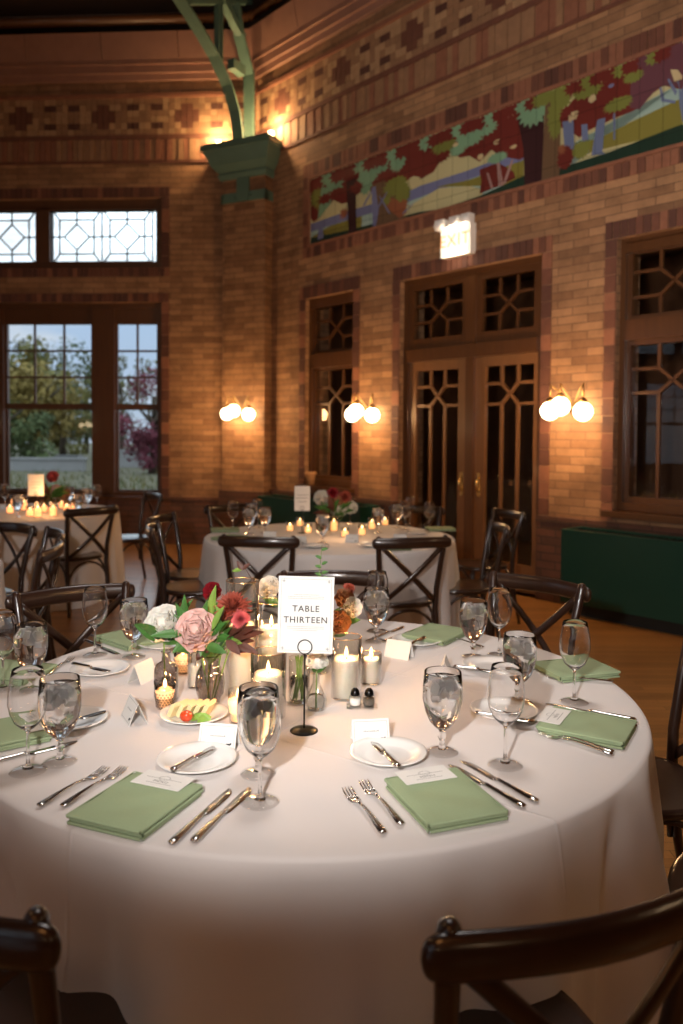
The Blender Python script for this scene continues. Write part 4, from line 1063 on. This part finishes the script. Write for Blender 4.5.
# ================================================================== centrepiece
def candle_parts(t,r,h,z0=.006,lit=True,mat='wax'):
    b=mb(mat); b.solid([(r*.97,z0),(r,z0+.004),(r,z0+h-.006),(r*.93,z0+h),(r*.55,z0+h-.003)],28); cd=b.build('candle',t)
    b=mb('wick'); b.tube([(0,0,z0+h-.004),(.001,0,z0+h+.008)],.0012,6); b.build('wick',cd)
    if lit:
        b=mb('flame'); b.lathe([(1e-5,z0+h+.003),(.0035,z0+h+.007),(.0050,z0+h+.012),(.0042,z0+h+.019),(.002,z0+h+.027),(1e-5,z0+h+.034)],10); b.build('flame',cd)
def cyl(lab,px,py,r,h,cr,ch,grp='glass cylinder candle holders',rim=True,lit=True,loc=None,power=1.2):
    t=thing('candle_holder',lab,'candle',loc or onT(px,py),0,grp)
    b=mb('vase'); b.lathe([(1e-5,.001),(r,.001),(r,h),(r-.0025,h),(r-.0025,.006),(1e-5,.006)],36); b.build('glass_cylinder',t)
    if rim: b=mb('goldrim'); b.tube([((r-.001)*math.cos(2*PI*i/36),(r-.001)*math.sin(2*PI*i/36),h) for i in range(37)],.0011,6,cap=False); b.build('rim',t)
    candle_parts(t,cr,ch,.0065,lit)
    if lit and power:
        L=bpy.data.lights.new('candle_light','POINT'); L.energy=power; L.color=(1,.5,.18); L.shadow_soft_size=.01
        lo=bpy.data.objects.new('candle_light',L); COL.objects.link(lo); p=t.location; lo.location=(p[0],p[1],p[2]+ch+.045)
    return t
cyl('tallest glass cylinder with a white pillar candle, left of the sign behind the flowers',242,694,.047,.325,.037,.195)
cyl('tall glass cylinder with pillar candle directly left of the sign top',271,688,.046,.255,.036,.175)
cyl('glass cylinder with low pillar candle in front of the taller ones, left of sign stand',268,716,.046,.172,.040,.108)
cyl('wide glass cylinder with pillar candle right of the sign',346,697,.043,.172,.040,.105)
cyl('short glass with candle at the right end of the candle cluster',371,683,.031,.090,.028,.068)
cyl('small clear glass holder with white candle behind the ribbed vase',195,687,.022,.108,.019,.06,lit=False)
def votive(lab,px,py,hob=True,h=.075):
    t=thing('votive_candle',lab,'candle',onT(px,py),0,'votive candles')
    r0,r1=.022,.030
    if hob:
        b=mb('vase_gray'); rows,n=7,20; prof=[]
        b.lathe([(1e-5,.001),(r0,.001),(r1,h),(r1-.002,h),(r0-.002,.005),(1e-5,.005)],30)
        for k in range(6):
            z=.008+k*.007; rr_=r0+(r1-r0)*z/h
            for i in range(18):
                a=2*PI*(i+.5*(k%2))/18; b.sphere((rr_*math.cos(a),rr_*math.sin(a),z),.0030,6,4)
        b.build('hobnail_glass',t)
    else:
        b=mb('vase'); b.lathe([(1e-5,.001),(.023,.001),(.026,h),(.024,h),(.021,.005),(1e-5,.005)],30); b.build('glass_cup',t)
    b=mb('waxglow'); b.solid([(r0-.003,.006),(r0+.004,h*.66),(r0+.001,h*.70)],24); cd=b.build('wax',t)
    b=mb('wick'); b.tube([(0,0,h*.68),(0,0,h*.68+.008)],.001,6); b.build('wick',cd)
    b=mb('flame'); z=h*.72; b.lathe([(1e-5,z),(.004,z+.005),(.0052,z+.010),(.003,z+.019),(1e-5,z+.027)],10); b.build('flame',cd)
    L=bpy.data.lights.new('votive_light','POINT'); L.energy=.45; L.color=(1,.5,.18); L.shadow_soft_size=.008
    lo=bpy.data.objects.new('votive_light',L); COL.objects.link(lo); p=t.location; lo.location=(p[0],p[1],p[2]+z+.035)
votive('lit hobnail votive candle in front of the bottle vase at left',165,708)
votive('lit hobnail votive candle farther back between bottle vase and ribbed vase',183,673)
votive('plain amber-lit votive between the cheese plate and the front goblet',238,722,False,.085)
# vases
def vase(name,lab,px,py,prof,mat='vase',ribs=0,ramp=0,water=None,n=48):
    t=thing(name,lab,'vase',onT(px,py),0)
    inner=[(max(r-.0022,1e-4),z+ (.004 if i==0 else 0)) for i,(r,z) in enumerate(prof)][::-1]
    b=mb(mat); b.lathe([(1e-5,.001)]+prof+inner+[(1e-5,.005)],n,ribs=ribs,ramp=ramp); b.build('glass_body',t)
    if water: b=mb('water'); b.solid([(r-.004,z) for r,z in prof if z<water][0:]+[(water_r(prof,water)-.004,water)],28); b.build('water',t)
    return t
def water_r(prof,z):
    for (r0,z0),(r1,z1) in zip(prof,prof[1:]):
        if z0<=z<=z1: return r0+(r1-r0)*(z-z0)/max(1e-6,z1-z0)
    return prof[-1][0]
vase('bottle_vase','ribbed clear bottle vase holding the white rose at left of the centrepiece',166,699,[(.031,.002),(.033,.01),(.033,.085),(.026,.098),(.012,.108),(.0115,.128),(.014,.134)],'vase_gray',22,.018)
vase('ribbed_vase','rounded ribbed smoky glass vase holding the pink rose',210,705,[(.022,.002),(.027,.008),(.036,.035),(.040,.062),(.037,.088),(.028,.104),(.024,.115),(.027,.134),(.029,.140)],'vase_gray',16,.035)
vase('cylinder_vase','straight clear glass vase with green stems behind the sign stand',299,702,[(.028,.002),(.029,.01),(.029,.125)],'vase',0,0,.07)
vase('bud_vase','small faceted bud vase holding a white flower just right of the sign stand',316,710,[(.022,.002),(.027,.01),(.0275,.03),(.018,.055),(.0095,.075),(.0085,.10),(.012,.112)],'vase',10,.05,.04)
# flowers
def petal(b,M4,w,h,cup,curl,nu=5,nv=6,point=False):
    old=b.M; b.M=M4
    def f(u,v):
        x=(u-.5)*2; s=(math.sin(PI*(v*.82+.09))**.7) if not point else math.sin(PI*min(.97,v*.8+.12))
        if v>.95 and not point: s*=.93
        return (x*w*s, -cup*(1-x*x)*math.sin(v*PI*.6)*w - curl*v*v*h + cup*w*.3, v*h)
    b.grid(f,nu,nv); b.M=old
def make_rose(b,c,r,axis,seed=0,layers=6,openn=1.0):
    rr=random.Random(seed); axis=Vector(axis).normalized(); Q=axis.to_track_quat('Z','Y').to_matrix().to_4x4()
    base=Matrix.Translation(c)@Q
    k=0
    for L_ in range(layers):
        q=(L_+.6)/layers; n=3+L_
        tilt=R(8+62*q*openn)
        for i in range(n):
            a=2*PI*i/n+L_*.9+rr.uniform(-.15,.15)
            M4=base@Matrix.Translation((0,0,-r*.55+r*.06*L_*0))@Matrix.Rotation(a,4,'Z')@Matrix.Translation((0,-r*.10*q,0))@Matrix.Rotation(tilt,4,'X')
            petal(b,M4,r*(.30+.42*q),r*(.80+.22*q),.55,-.18*q+.02)
def make_mum(b,c,r,axis,seed=0,n=150):
    rr=random.Random(seed); axis=Vector(axis).normalized(); base=Matrix.Translation(c)@axis.to_track_quat('Z','Y').to_matrix().to_4x4()
    for i in range(n):
        q=(i+.5)/n; a=i*2.39996; tilt=R(5+95*q**.8)
        M4=base@Matrix.Translation((0,0,-r*.35))@Matrix.Rotation(a,4,'Z')@Matrix.Rotation(tilt,4,'X')
        petal(b,M4,r*.085,r*(.75+.3*q)*rr.uniform(.85,1.05),.5,.22*q-.1,3,5,True)
def leafmb(b,p,d,L_,w,up=(-.1,-.75,.65),droop=.25):
    d=Vector(d).normalized(); s=d.cross(Vector(up)); s=s.normalized() if s.length>1e-3 else Vector((1,0,0)); n=s.cross(d).normalized(); p=Vector(p)
    def f(u,v):
        x=(u-.5)*2; ww=w*math.sin(PI*min(.995,v**.85))**.9*.5
        q=p+d*L_*v+s*x*ww+n*(abs(x)*ww*.35-droop*L_*v*v); return tuple(q)
    b.grid(f,5,8)
CAMP=Vector((0,0,H))
def flower(name,lab,cat,base,head,r,kind,mat,axis=None,leaves=(),stemmat='stem',grp=None,seed=1,leafmat='leaf'):
    base=Vector(base); head=Vector(head)
    ax=Vector(axis) if axis else ((CAMP-head).normalized()*.7+Vector((0,0,.9)))
    t=thing(name,lab,cat,base,0,grp)
    h=head-base
    b=mb(stemmat); b.tube([(0,0,0),h*.5+Vector((0,0,h.length*.05)),h-ax.normalized()*r*.3],[.0022,.002,.0025],6); b.build('stem',t)
    b=mb(mat)
    if kind=='rose': make_rose(b,h,r,ax,seed,6)
    elif kind=='mum': make_mum(b,h,r,ax,seed)
    elif kind=='carn': make_rose(b,h,r,ax,seed,8,1.15); 
    elif kind=='bud': make_rose(b,h,r,ax,seed,4,.45)
    if b.v: b.build('bloom',t)
    for (tip,wd,lm) in leaves:
        tip=Vector(tip)-base; 
        b=mb(lm); frm=h.lerp(Vector((0,0,0)),.25); d=tip-frm; leafmb(b,frm,d,d.length,wd*1.35,droop=.12); b.build('leaf',t)
    return t
def P(px,py,y): return atY(px,py,y)
bb_=Vector(onT(166,699)); rb=Vector(onT(210,705)); cb_=Vector(onT(299,702)); ub=Vector(onT(316,710))
UP=Vector((0,0,1))
flower('white_rose','open white rose in the bottle vase at the left of the centrepiece','flower',bb_+UP*.01,P(162,622,2.19),.056,'rose','rose_white',axis=(-.25,-1,.75),
   leaves=[(P(136,611+13,2.15),.030,'leaf'),(P(140,622,2.1),.026,'leaf'),(P(202,627,2.12),.030,'leaf'),(P(190,598,2.2),.022,'leaf'),(P(184,640,2.12),.026,'leaf')])
flower('pink_rose','large blush pink rose in the ribbed vase','flower',rb+UP*.01,P(195,629,2.10),.058,'rose','rose_pink',axis=(-.15,-1,.55),seed=5,
   leaves=[(P(176,650,2.08),.024,'leaf'),(P(206,604,2.16),.022,'leaf'),(P(180,606,2.14),.020,'leaf')])
flower('chrysanthemum','shaggy rust red chrysanthemum at the top of the ribbed vase','flower',rb+UP*.012+Vector((.005,0,0)),P(233,604,2.15),.053,'mum','mum',axis=(.1,-.7,.8),seed=2,
   leaves=[(P(226,632,2.1),.02,'leaf'),(P(216,606,2.13),.016,'leaf_light')])
flower('coral_dahlia','coral striped small bloom below the rust chrysanthemum','flower',rb+UP*.012+Vector((.009,.004,0)),P(241,619,2.12),.028,'mum','coral',axis=(.3,-1,.3),seed=8)
flower('red_ranunculus','round crimson bloom at the upper left of the bouquet','flower',rb+UP*.012+Vector((-.006,.004,0)),P(211,591,2.22),.026,'carn','crimson',axis=(-.3,-1,.4),seed=9,
   leaves=[(P(214,586,2.18),.018,'leaf_light'),(P(222,598,2.18),.016,'leaf')])
t=thing('foliage_sprig','green and bronze leaf sprig spilling from the ribbed vase','foliage',rb+UP*.012)
for k,(lm,pts_) in enumerate((('leaf_brown',[(258,632),(250,640),(247,650),(252,627),(243,637),(236,630)]),('leaf',[(205,655),(228,640),(219,628),(212,640),(222,650),(206,640),(216,620),(199,652)]),('leaf_brown',[(229,618),(222,612),(204,634),(198,658)]),('leaf_light',[(238,642),(226,622)]))):
    for (px,py) in pts_:
        tip=P(px,py,2.07+.05*random.random())-rb-UP*.012; frm=tip*.5+Vector((.0,.02,.07)); d=tip-frm
        b=mb('stem' if lm!='leaf_brown' else 'leaf_brown'); b.tube([(0,0,0),(0,.0,.10),frm],.0012,5); b.build('stem',t)
        b=mb(lm); leafmb(b,frm,d,d.length*1.15,.027,droop=.1); b.build('leaf',t)
t=thing('foliage_sprig','broad green leaves filling the gap between white and pink roses','foliage',rb+UP*.013)
for (fx,fy,tx,ty,w,lm) in ((186,632,183,596,.026,'leaf'),(190,634,176,604,.024,'leaf'),(198,640,205,600,.024,'leaf'),(186,634,150,634,.026,'leaf'),(190,640,172,652,.028,'leaf'),(204,645,226,652,.028,'leaf'),(210,636,224,622,.026,'leaf'),(206,634,214,606,.022,'leaf'),(210,646,196,660,.026,'leaf_brown'),(214,640,232,636,.026,'leaf'),(212,630,222,606,.020,'leaf_light'),
   (232,640,262,630,.026,'leaf_brown'),(234,644,258,652,.024,'leaf_brown'),(228,636,246,622,.026,'leaf_brown'),(236,642,250,652,.024,'leaf_brown'),(226,640,240,654,.026,'leaf_brown'),(214,624,208,610,.022,'leaf_brown'),(220,630,216,616,.024,'leaf'),(206,636,200,656,.024,'leaf'),(224,628,236,640,.028,'leaf')):
    y_=2.07+.06*random.random()+(.09 if (tx<215 and ty<612) else 0); f0=P(fx,fy,y_+.02)-Vector(t.location); d=P(tx,ty,y_-.01)-Vector(t.location)-f0
    b=mb('stem'); b.tube([(0,0,0),(0,0,.10),f0],.0011,5); b.build('stem',t); b=mb(lm); leafmb(b,f0,d,d.length,w,droop=.12); b.build('leaf',t)
t=thing('foliage_sprig','cut green stems standing in the straight glass vase','foliage',cb_+UP*.008)
for i in range(6):
    a=i*1.05; b=mb('stem'); b.tube([(.012*math.cos(a),.012*math.sin(a),0),(.010*math.cos(a+2),.010*math.sin(a+2),.12)],.0022,6); b.build('stem',t)
flower('white_ranunculus','flat white bloom just under the sign in the bud vase','flower',ub+UP*.008,P(317,659,2.12),.030,'carn','rose_white',axis=(0,-.25,1),seed=4,leaves=[(P(311,664,2.1),.016,'leaf'),(P(325,667,2.1),.016,'leaf')])
# back of the centrepiece: a hidden compote with taller flowers
t=thing('flower_bowl','low glass bowl of flowers standing behind the sign','vase',onT(318,672),0)
b=mb('vase'); b.lathe([(1e-5,.001),(.035,.001),(.045,.02),(.050,.06),(.048,.062),(.042,.02),(.03,.006),(1e-5,.006)],32); b.build('glass_body',t)
fb=Vector(onT(318,672))+UP*.01
for nm,lab,px,py,y,r,kd,mt,ax in (
  ('white_rose','pale flower above green leaves left of the sign top',268,586,2.48,.034,'carn','rose_white',(-.3,-1,.5)),
  ('toffee_rose','upper toffee coloured rose right of the sign',345,598,2.45,.032,'rose','tan_petal',(.3,-1,.4)),
  ('toffee_rose','lower toffee coloured rose beside the right edge of the sign',340,622,2.40,.036,'rose','tan_petal',(.2,-1,.2)),
  ('white_carnation','ruffled white bloom right of the sign',354,607,2.42,.030,'carn','rose_white',(.5,-1,.3)),
  ('bronze_mum','small rust bloom at the top right of the sign',350,588,2.47,.022,'mum','mum',(.4,-.8,.6))):
    lv=[(P(px-6,py+10,y),.02,'leaf'),(P(px+6,py+12,y),.02,'leaf')]
    flower(nm,lab,'flower',fb+Vector((random.uniform(-.02,.02),random.uniform(-.02,.02),0)),P(px,py,y),r,kd,mt,axis=ax,leaves=lv,seed=int(px))
t=thing('foliage_sprig','thin leafy green sprig rising above the sign','foliage',fb)
tip=P(322,545,2.46)-fb; b=mb('stem'); b.tube([(0,0,0),tip*.6+Vector((-.01,0,0)),tip],[.0018,.0012,.0008],5); b.build('stem',t)
for k,(px,py) in enumerate(((315,565),(326,562),(316,573),(328,571),(327,548),(317,556),(324,578))):
    q=P(px,py,2.46)-fb; s_=tip*( .72+.045*(6-k)); s_=Vector((tip.x*.9,tip.y,q.z-.008)); b=mb('leaf'); d=q-s_; leafmb(b,s_,d,max(.022,d.length),.012); b.build('leaf',t)
t=thing('foliage_sprig','small bronze sprig poking out of the tallest glass cylinder','foliage',Vector(onT(242,694))+Vector((.044,.0,.02)))
o0=t.location.copy(); tip=P(242,563,2.25)-Vector(o0); b=mb('leaf_brown'); b.tube([(0,0,0),(0,0,.28),tip],[.0016,.0014,.001],5); b.build('stem',t)
for (px,py) in ((236,570),(246,566),(238,562)):
    q=P(px,py,2.25)-Vector(o0); b=mb('leaf_light' if px==236 else 'leaf_brown'); s_=tip-Vector((0,0,.02)); d=q-s_; leafmb(b,s_,d,.03,.014); b.build('leaf',t)
# table number sign
sg=thing('table_sign','white TABLE THIRTEEN card clipped in a black wire stand','sign',onT(304,731),0)
b=mb('blackmetal'); b.solid([(.035,0),(.035,.0025),(.03,.005),(.006,.008)],32); b.build('base',sg)
b=mb('blackmetal'); b.tube([(0,0,.005),(.001,0,.195)],.0022,8)
b.build('rod',sg)
b=mb('blackmetal'); 
for k,y in enumerate((-.0045,.0035)): b.tube([(.001+.0175*math.cos(a*2*PI/28-PI/2),y+.0*a,.2125+.0175*math.sin(a*2*PI/28-PI/2)) for a in range(29)],.0014,6)
b.build('ring_clip',sg)
b=mb('paper'); b.M=Matrix.Translation((.0005,0,.196))@Matrix.Rotation(R(1.2),4,'Y')
b.box(-.069,.069,-.001,.0008,0,.192); sgc=b.build('card',sg)
MM=Matrix.Translation((.0005,-.0022,.196))@Matrix.Rotation(R(1.2),4,'Y')@Matrix.Rotation(PI/2,4,'X')
text_mesh('lettering','TABLE',.0215,'ink',sgc,MM@Matrix.Translation((.0,.111,0)),.0002)
text_mesh('lettering','THIRTEEN',.0215,'ink',sgc,MM@Matrix.Translation((.0,.083,0)),.0002)
b=mb('ink_light'); b.M=MM
for (x0,x1,y0,y1) in ((-.062,.062,.0065,.0072),(-.062,.062,.1848,.1855),(-.0625,-.0618,.0065,.1855),(.0618,.0625,.0065,.1855)): b.box(x0,x1,y0,y1,0,.0003)
rr=random.Random(8)
for y in (.146,.141,.1365,.066,.0615,.057):
    x=-.045 if y not in (.146,.057) else -.030
    lim=-x
    while x<lim: l=rr.uniform(.002,.006); b.box(x,x+l,y,y+.0011,0,.0003); x+=l+.0014
for sx in (-1,1):
    for (yy) in (.012,.180):
        b.box(sx*.056-.004,sx*.056+.004,yy-.0008,yy+.0008,0,.0003); b.box(sx*.056-.0008,sx*.056+.0008,yy-.004,yy+.004,0,.0003)
b.build('printed_border',sgc)
# salt and pepper
p=Vector(onT(362,707))
t=thing('shaker_tray','little glass tray holding salt and pepper shakers','tray',p)
b=mb('vase'); b.prism([(-.038,-.02),(.038,-.02),(.042,-.015),(.042,.015),(.038,.02),(-.038,.02),(-.042,.015),(-.042,-.015)],0,.004); b.build('tray',t)
for nm,dx,mt,lab in (('salt_shaker',-.019,'salt','short glass salt shaker with dark cap, left on the tray'),('pepper_shaker',.019,'pepper','short glass pepper shaker with dark cap, right on the tray')):
    s=thing(nm,lab,'shaker',(p.x+dx,p.y,TZ+.0045),0)
    b=mb('vase'); b.lathe([(1e-5,0),(.015,0),(.017,.006),(.017,.020),(.0145,.028),(1e-5,.028)],10,smooth=False); b.build('glass_body',s)
    b=mb(mt); b.solid([(.0135,.002),(.015,.007),(.015,.02)],12); b.build('seasoning',s)
    b=mb('blackmetal'); b.solid([(.0125,.0285),(.013,.033),(.0105,.042),(.005,.048)],14); b.build('cap',s)
# cheese plate
p=at(194,716.5,.765)
put(plate,'bread plate carrying cheese slices and a cherry tomato',(p.x,p.y,TZ+EPS),0,GP)
for i in range(5):
    t=MB().mat('cheese'); a=R(-30)
    t.M=Matrix.Rotation(R(28),4,'Y')
    W_=.027+ (.004 if i==0 else 0)
    t.prism([(-.006,-W_),(.006,-W_),(.006,W_*.55),(.0,W_),(-.006,W_*.8)],0,.036)
    o=t.build('cheese_slice'); tag(o,('upright cheese slice, leftmost of five on the small plate','cheese slice second from left on the small plate','middle cheese slice of five on the small plate','cheese slice second from right on the small plate','rightmost leaning cheese slice on the small plate')[i],'cheese','cheese slices on the small plate',None,(p.x-.046+.019*i,p.y+.006,TZ+.0105),R(-34+4*i))
b=mb('tomato'); b.sphere((0,0,.014),.0145,20,14,(1.15,1,1)); o=b.build('cherry_tomato'); tag(o,'halved red cherry tomato in front of the cheese','tomato',None,None,(p.x-.010,p.y-.052,TZ+.011),0)
b=mb('lettuce')
for k in range(7): leafmb(b,(0,0,.003),(math.cos(k*.5-.4),math.sin(k*.5-.9),.25),.034,.026,droop=.3)
o=b.build('lettuce_leaf'); tag(o,'small ruffled lettuce leaf beside the tomato','lettuce',None,None,(p.x+.018,p.y-.045,TZ+.010),0)
# ================================================================== tables behind
GW2='wine glasses on the middle table'; GG2='water goblets on the middle table'
def lbl(px,c): return 'left' if px<c else 'right'
for i,(px,py) in enumerate(((233,531),(258,528),(350,524),(410,524),(405,530),(429,531))):
    put(wine,['leftmost wine glass on the middle table','wine glass behind the left goblets of the middle table','wine glass behind the flowers of the middle table','farther of two wine glasses at right on the middle table','nearer of two wine glasses at right on the middle table','rightmost wine glass on the middle table'][i],onT(px,py),0,GW2)
for i,(px,py) in enumerate(((249,534),(265,533),(252,527),(378,533),(397,528),(322,543))):
    put(gob,['left of the front pair of goblets on the middle table','right of the front pair of goblets on the middle table','goblet farthest back at left on the middle table','goblet right of the flowers on the middle table','goblet between candles and right wine glasses on the middle table','goblet near the front edge of the middle table'][i],onT(px,py),0,GG2)
def small_votive(lab,px,py,grp,h=.07,r=.03,wx='waxglow'):
    t=thing('votive_candle',lab,'candle',onT(px,py),0,grp)
    b=mb('vase'); b.lathe([(1e-5,.001),(r,.001),(r,h),(r-.002,h),(r-.002,.005),(1e-5,.005)],20); b.build('glass_cup',t)
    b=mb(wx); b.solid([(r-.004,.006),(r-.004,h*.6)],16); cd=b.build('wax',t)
    b=mb('flame'); z=h*.6; b.lathe([(1e-5,z+.002),(.0035,z+.006),(.0045,z+.010),(.002,z+.018),(1e-5,z+.024)],8); b.build('flame',cd)
for i,(px,py,h) in enumerate(((290,531,.07),(308,533,.07),(300,526,.07),(362,535,.08),(372,529,.09),(385,525,.07),(334,531,.12),(345,537,.07))):
    small_votive(['leftmost lit votive on the middle table','lit votive left of the flowers on the middle table','farther votive behind the menu card of the middle table','votive right of the flowers on the middle table','farther votive right of the flowers','rearmost votive at the right on the middle table','taller candle glass in front of the white flowers','front votive below the white flowers on the middle table'][i],px,py,'votives on the middle table',h)
for i,(px,py,th) in enumerate(((230,538,60),(280,545,90),(395,547,100),(440,529,185),(225,530,10))):
    p=at(px,py,.77); put(napkin,['napkin at the left end of the middle table front','napkin behind the left chair back of the middle table','napkin behind the right chair back of the middle table','napkin at the right end of the middle table','napkin at the far left end of the middle table'][i],(p.x,p.y,TZ+EPS),R(th),'napkins on the middle table')
for i,(px,py) in enumerate(((300,543),(352,541),(270,538),(400,541))):
    p=at(px,py,.77); put(tent,['place card left of centre on the middle table','place card right of centre on the middle table','place card by the left goblets on the middle table','place card near the right chair back of the middle table'][i],(p.x,p.y,TZ+.0003),R(10*i-20),'place cards on the middle table')
for i,(px,py) in enumerate(((316,546),(372,545),(256,540),(418,533))):
    p=at(px,py,.77); put(plate,['bread plate at the near edge centre of the middle table','bread plate right of centre on the middle table','bread plate at the left of the middle table','bread plate at the right of the middle table'][i],(p.x,p.y,TZ+EPS),0,'bread plates on the middle table')
def sign2(lab,px,py,w,h,z):
    t=thing('table_sign',lab,'sign',onT(px,py),0,'table number cards on the tables behind')
    b=mb('blackmetal'); b.solid([(.035,0),(.035,.003),(.006,.007)],20); b.build('base',t)
    b=mb('blackmetal'); b.tube([(0,0,.004),(0,0,z+.02)],.0025,6); b.tube([(.016*math.cos(a*PI/8),-.004,z+.02+.016*math.sin(a*PI/8)) for a in range(17)],.0015,5); b.build('wire_stand',t)
    b=mb('paper'); b.box(-w/2,w/2,-.001,.001,z,z+h); cdm=b.build('card',t)
    b=mb('ink_light'); rr=random.Random(px)
    for y,lim in ((.62,.32),(.50,.40),(.36,.25)):
        x=-lim*w
        while x<lim*w: l=rr.uniform(.006,.012); b.box(x,x+l,-.0014,-.0012,z+h*y,z+h*y+.006); x+=l+.003
    b.build('printed_text',cdm)
sign2('white table card on the middle table left of its flowers',302,533,.115,.185,.165)
sign2('white table card on the window table in front of the large pane',36,515,.14,.19,.17)
def bouquet(name,lab,px,py,spec,leafcols,r=.09):
    b0=Vector(onT(px,py))
    t=thing(name,lab,'vase',b0,0)
    b=mb('vase'); b.lathe([(1e-5,.001),(.045,.001),(.055,.05),(.05,.11),(.048,.11),(.05,.05),(.04,.006),(1e-5,.006)],24); b.build('glass_body',t)
    for i,(fx,fy,rr_,kd,mt,nm,lb) in enumerate(spec):
        hd=P(fx,fy,b0.y+random.uniform(-.05,.05)); flower(nm,lb,'flower',b0+UP*.01+Vector((random.uniform(-.02,.02),random.uniform(-.02,.02),0)),hd,rr_,kd,mt,axis=(0,-1,.5),seed=i+int(fx))
    t=thing('foliage_sprig','mixed leaves '+lab.split(' ',1)[1].replace('vase of','among'),'foliage',b0+UP*.011)
    rr=random.Random(3)
    b=mb('stem'); b.tube([(0,0,0),(0,0,.12)],.004,6); b.build('stem',t)
    for i in range(26):
        a=rr.uniform(0,6.28); d=Vector((math.cos(a),math.sin(a)*.8,rr.uniform(-.2,1.2))); b=mb(rr.choice(leafcols)); leafmb(b,Vector((0,0,.11))+d*.02,d,rr.uniform(.09,.17),.05); b.build('leaf',t)
bouquet('flower_vase','vase of white and red flowers on the middle table',333,530,[(326,511,.055,'rose','rose_white','white_rose','white rose at lower left of the middle table bouquet'),(336,511,.05,'rose','rose_white','white_rose','white rose at the bottom centre of the middle table bouquet'),(342,510,.045,'rose','rose_white','white_rose','white rose right of centre in the middle table bouquet'),
  (351,507,.05,'carn','rose_white','white_rose','white bloom at the right of the middle table bouquet'),(322,497,.06,'carn','rose_white','white_rose','white bloom at the upper left of the middle table bouquet'),(333,492,.05,'mum','crimson','red_mum','crimson bloom at the top of the middle table bouquet'),(345,496,.055,'mum','mum','rust_mum','rust bloom at upper right of the middle table bouquet'),(333,501,.05,'carn','crimson','red_mum','dark red bloom in the middle of the far bouquet'),(339,500,.04,'rose','tan_petal','toffee_rose','toffee rose in the middle of the far bouquet')],['leaf','leaf','leaf_brown'])
bouquet('flower_vase','vase of peach flowers on the window table',50,510,[(44,494,.075,'rose','tan_petal','peach_rose','peach rose left in the window table bouquet'),(55,491,.07,'rose','rose_pink','pink_rose','pink rose in the middle of the window table bouquet'),(52,476,.055,'carn','coral','coral_bloom','small coral bloom highest above the window table'),(42,486,.04,'mum','mum','rust_mum','rust bloom at the left of the window table bouquet'),(64,494,.065,'rose','tan_petal','peach_rose','peach rose right in the window table bouquet')],['leaf','leaf_light','leaf_brown'])
for i,(px,py) in enumerate(((10,513),(24,510),(30,516),(38,517),(44,512),(53,516),(62,508),(67,515),(14,505),(75,512))):
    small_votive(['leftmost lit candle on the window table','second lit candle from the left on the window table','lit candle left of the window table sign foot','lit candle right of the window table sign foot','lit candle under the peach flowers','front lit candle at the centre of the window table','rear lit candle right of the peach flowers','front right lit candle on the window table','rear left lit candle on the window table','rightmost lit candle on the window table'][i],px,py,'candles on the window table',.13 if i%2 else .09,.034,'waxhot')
for i,(px,py) in enumerate(((85,513),(97,508),(5,508))):
    put(wine,['wine glass right of the candles on the window table','rightmost wine glass on the window table','wine glass at the left edge on the window table'][i],onT(px,py),0,'wine glasses on the window table')
for i,(px,py) in enumerate(((78,516),(88,508),(70,506),(18,517))):
    put(gob,['front right goblet on the window table','rear right goblet on the window table','goblet behind the candles of the window table','goblet at left on the window table'][i],onT(px,py),0,'goblets on the window table')
# clay cup on the window sill
p=wallpt(1.22,.04,.872); t=thing('clay_cup','small tan clay cup on the narrow window sill above the far flowers','cup',p)
b=mb('terr'); b.lathe([(1e-5,.0),(.045,0),(.06,.12),(.066,.13),(.066,.155),(.058,.155),(.05,.03),(1e-5,.02)],20); b.build('body',t); b=mb('terr'); b.lathe([(.066,.125),(.071,.13),(.071,.155),(.066,.16)],20); b.build('rim',t)
# ================================================================== light
def spot(name,loc,aim,e_,deg,bl,col,soft):
    L=bpy.data.lights.new(name,'SPOT'); L.energy=e_; L.spot_size=R(deg); L.spot_blend=bl; L.shadow_soft_size=soft; L.color=col
    lo=bpy.data.objects.new(name,L); COL.objects.link(lo); lo.location=loc
    lo.rotation_euler=(Vector(aim)-Vector(loc)).to_track_quat('-Z','Y').to_euler()
spot('camera_flash',(-.30,-.02,1.68),(.25,5,1.72),262,76,.6,(1,.96,.93),.035)
spot('wall_fill',(-.30,-.05,1.9),(3.0,7.6,4.6),900,58,.9,(1,.90,.82),.15)  # extra spot added as fill to brighten the far walls, clear of the table
for nm,loc,e_,c_,r_ in (('warm_fill',(-4.2,1.5,5.2),85,(1,.55,.25),.5),('warm_fill',(-.8,-3.2,4.6),80,(1,.42,.13),.5),  # two unseen points added for warm ambient fill, no fixture behind them
      ('candle_cluster_light',tuple(Vector(onT(44,516))+Vector((0,-.05,.20))),3.2,(1,.5,.2),.05),('candle_cluster_light',tuple(Vector(onT(338,538))+Vector((0,-.1,.20))),2.0,(1,.55,.25),.05)):
    L=bpy.data.lights.new(nm,'POINT'); L.energy=e_; L.color=c_; L.shadow_soft_size=r_
    lo=bpy.data.objects.new(nm,L); COL.objects.link(lo); lo.location=loc
L=bpy.data.lights.new('overhead_fill','SPOT'); L.energy=380; L.color=(1,.93,.88); L.shadow_soft_size=.6; L.spot_size=R(75); L.spot_blend=1  # soft neutral fill added from above to brighten the tabletops, no real fixture
lo=bpy.data.objects.new('overhead_fill',L); COL.objects.link(lo); lo.location=(.1,3.0,5.6); lo.rotation_euler=(0,0,0)
sc_=bpy.context.scene
sc_.view_settings.view_transform='Standard'; sc_.view_settings.look='None'; sc_.view_settings.exposure=0; sc_.view_settings.gamma=1; sc_.view_settings.use_curve_mapping=False
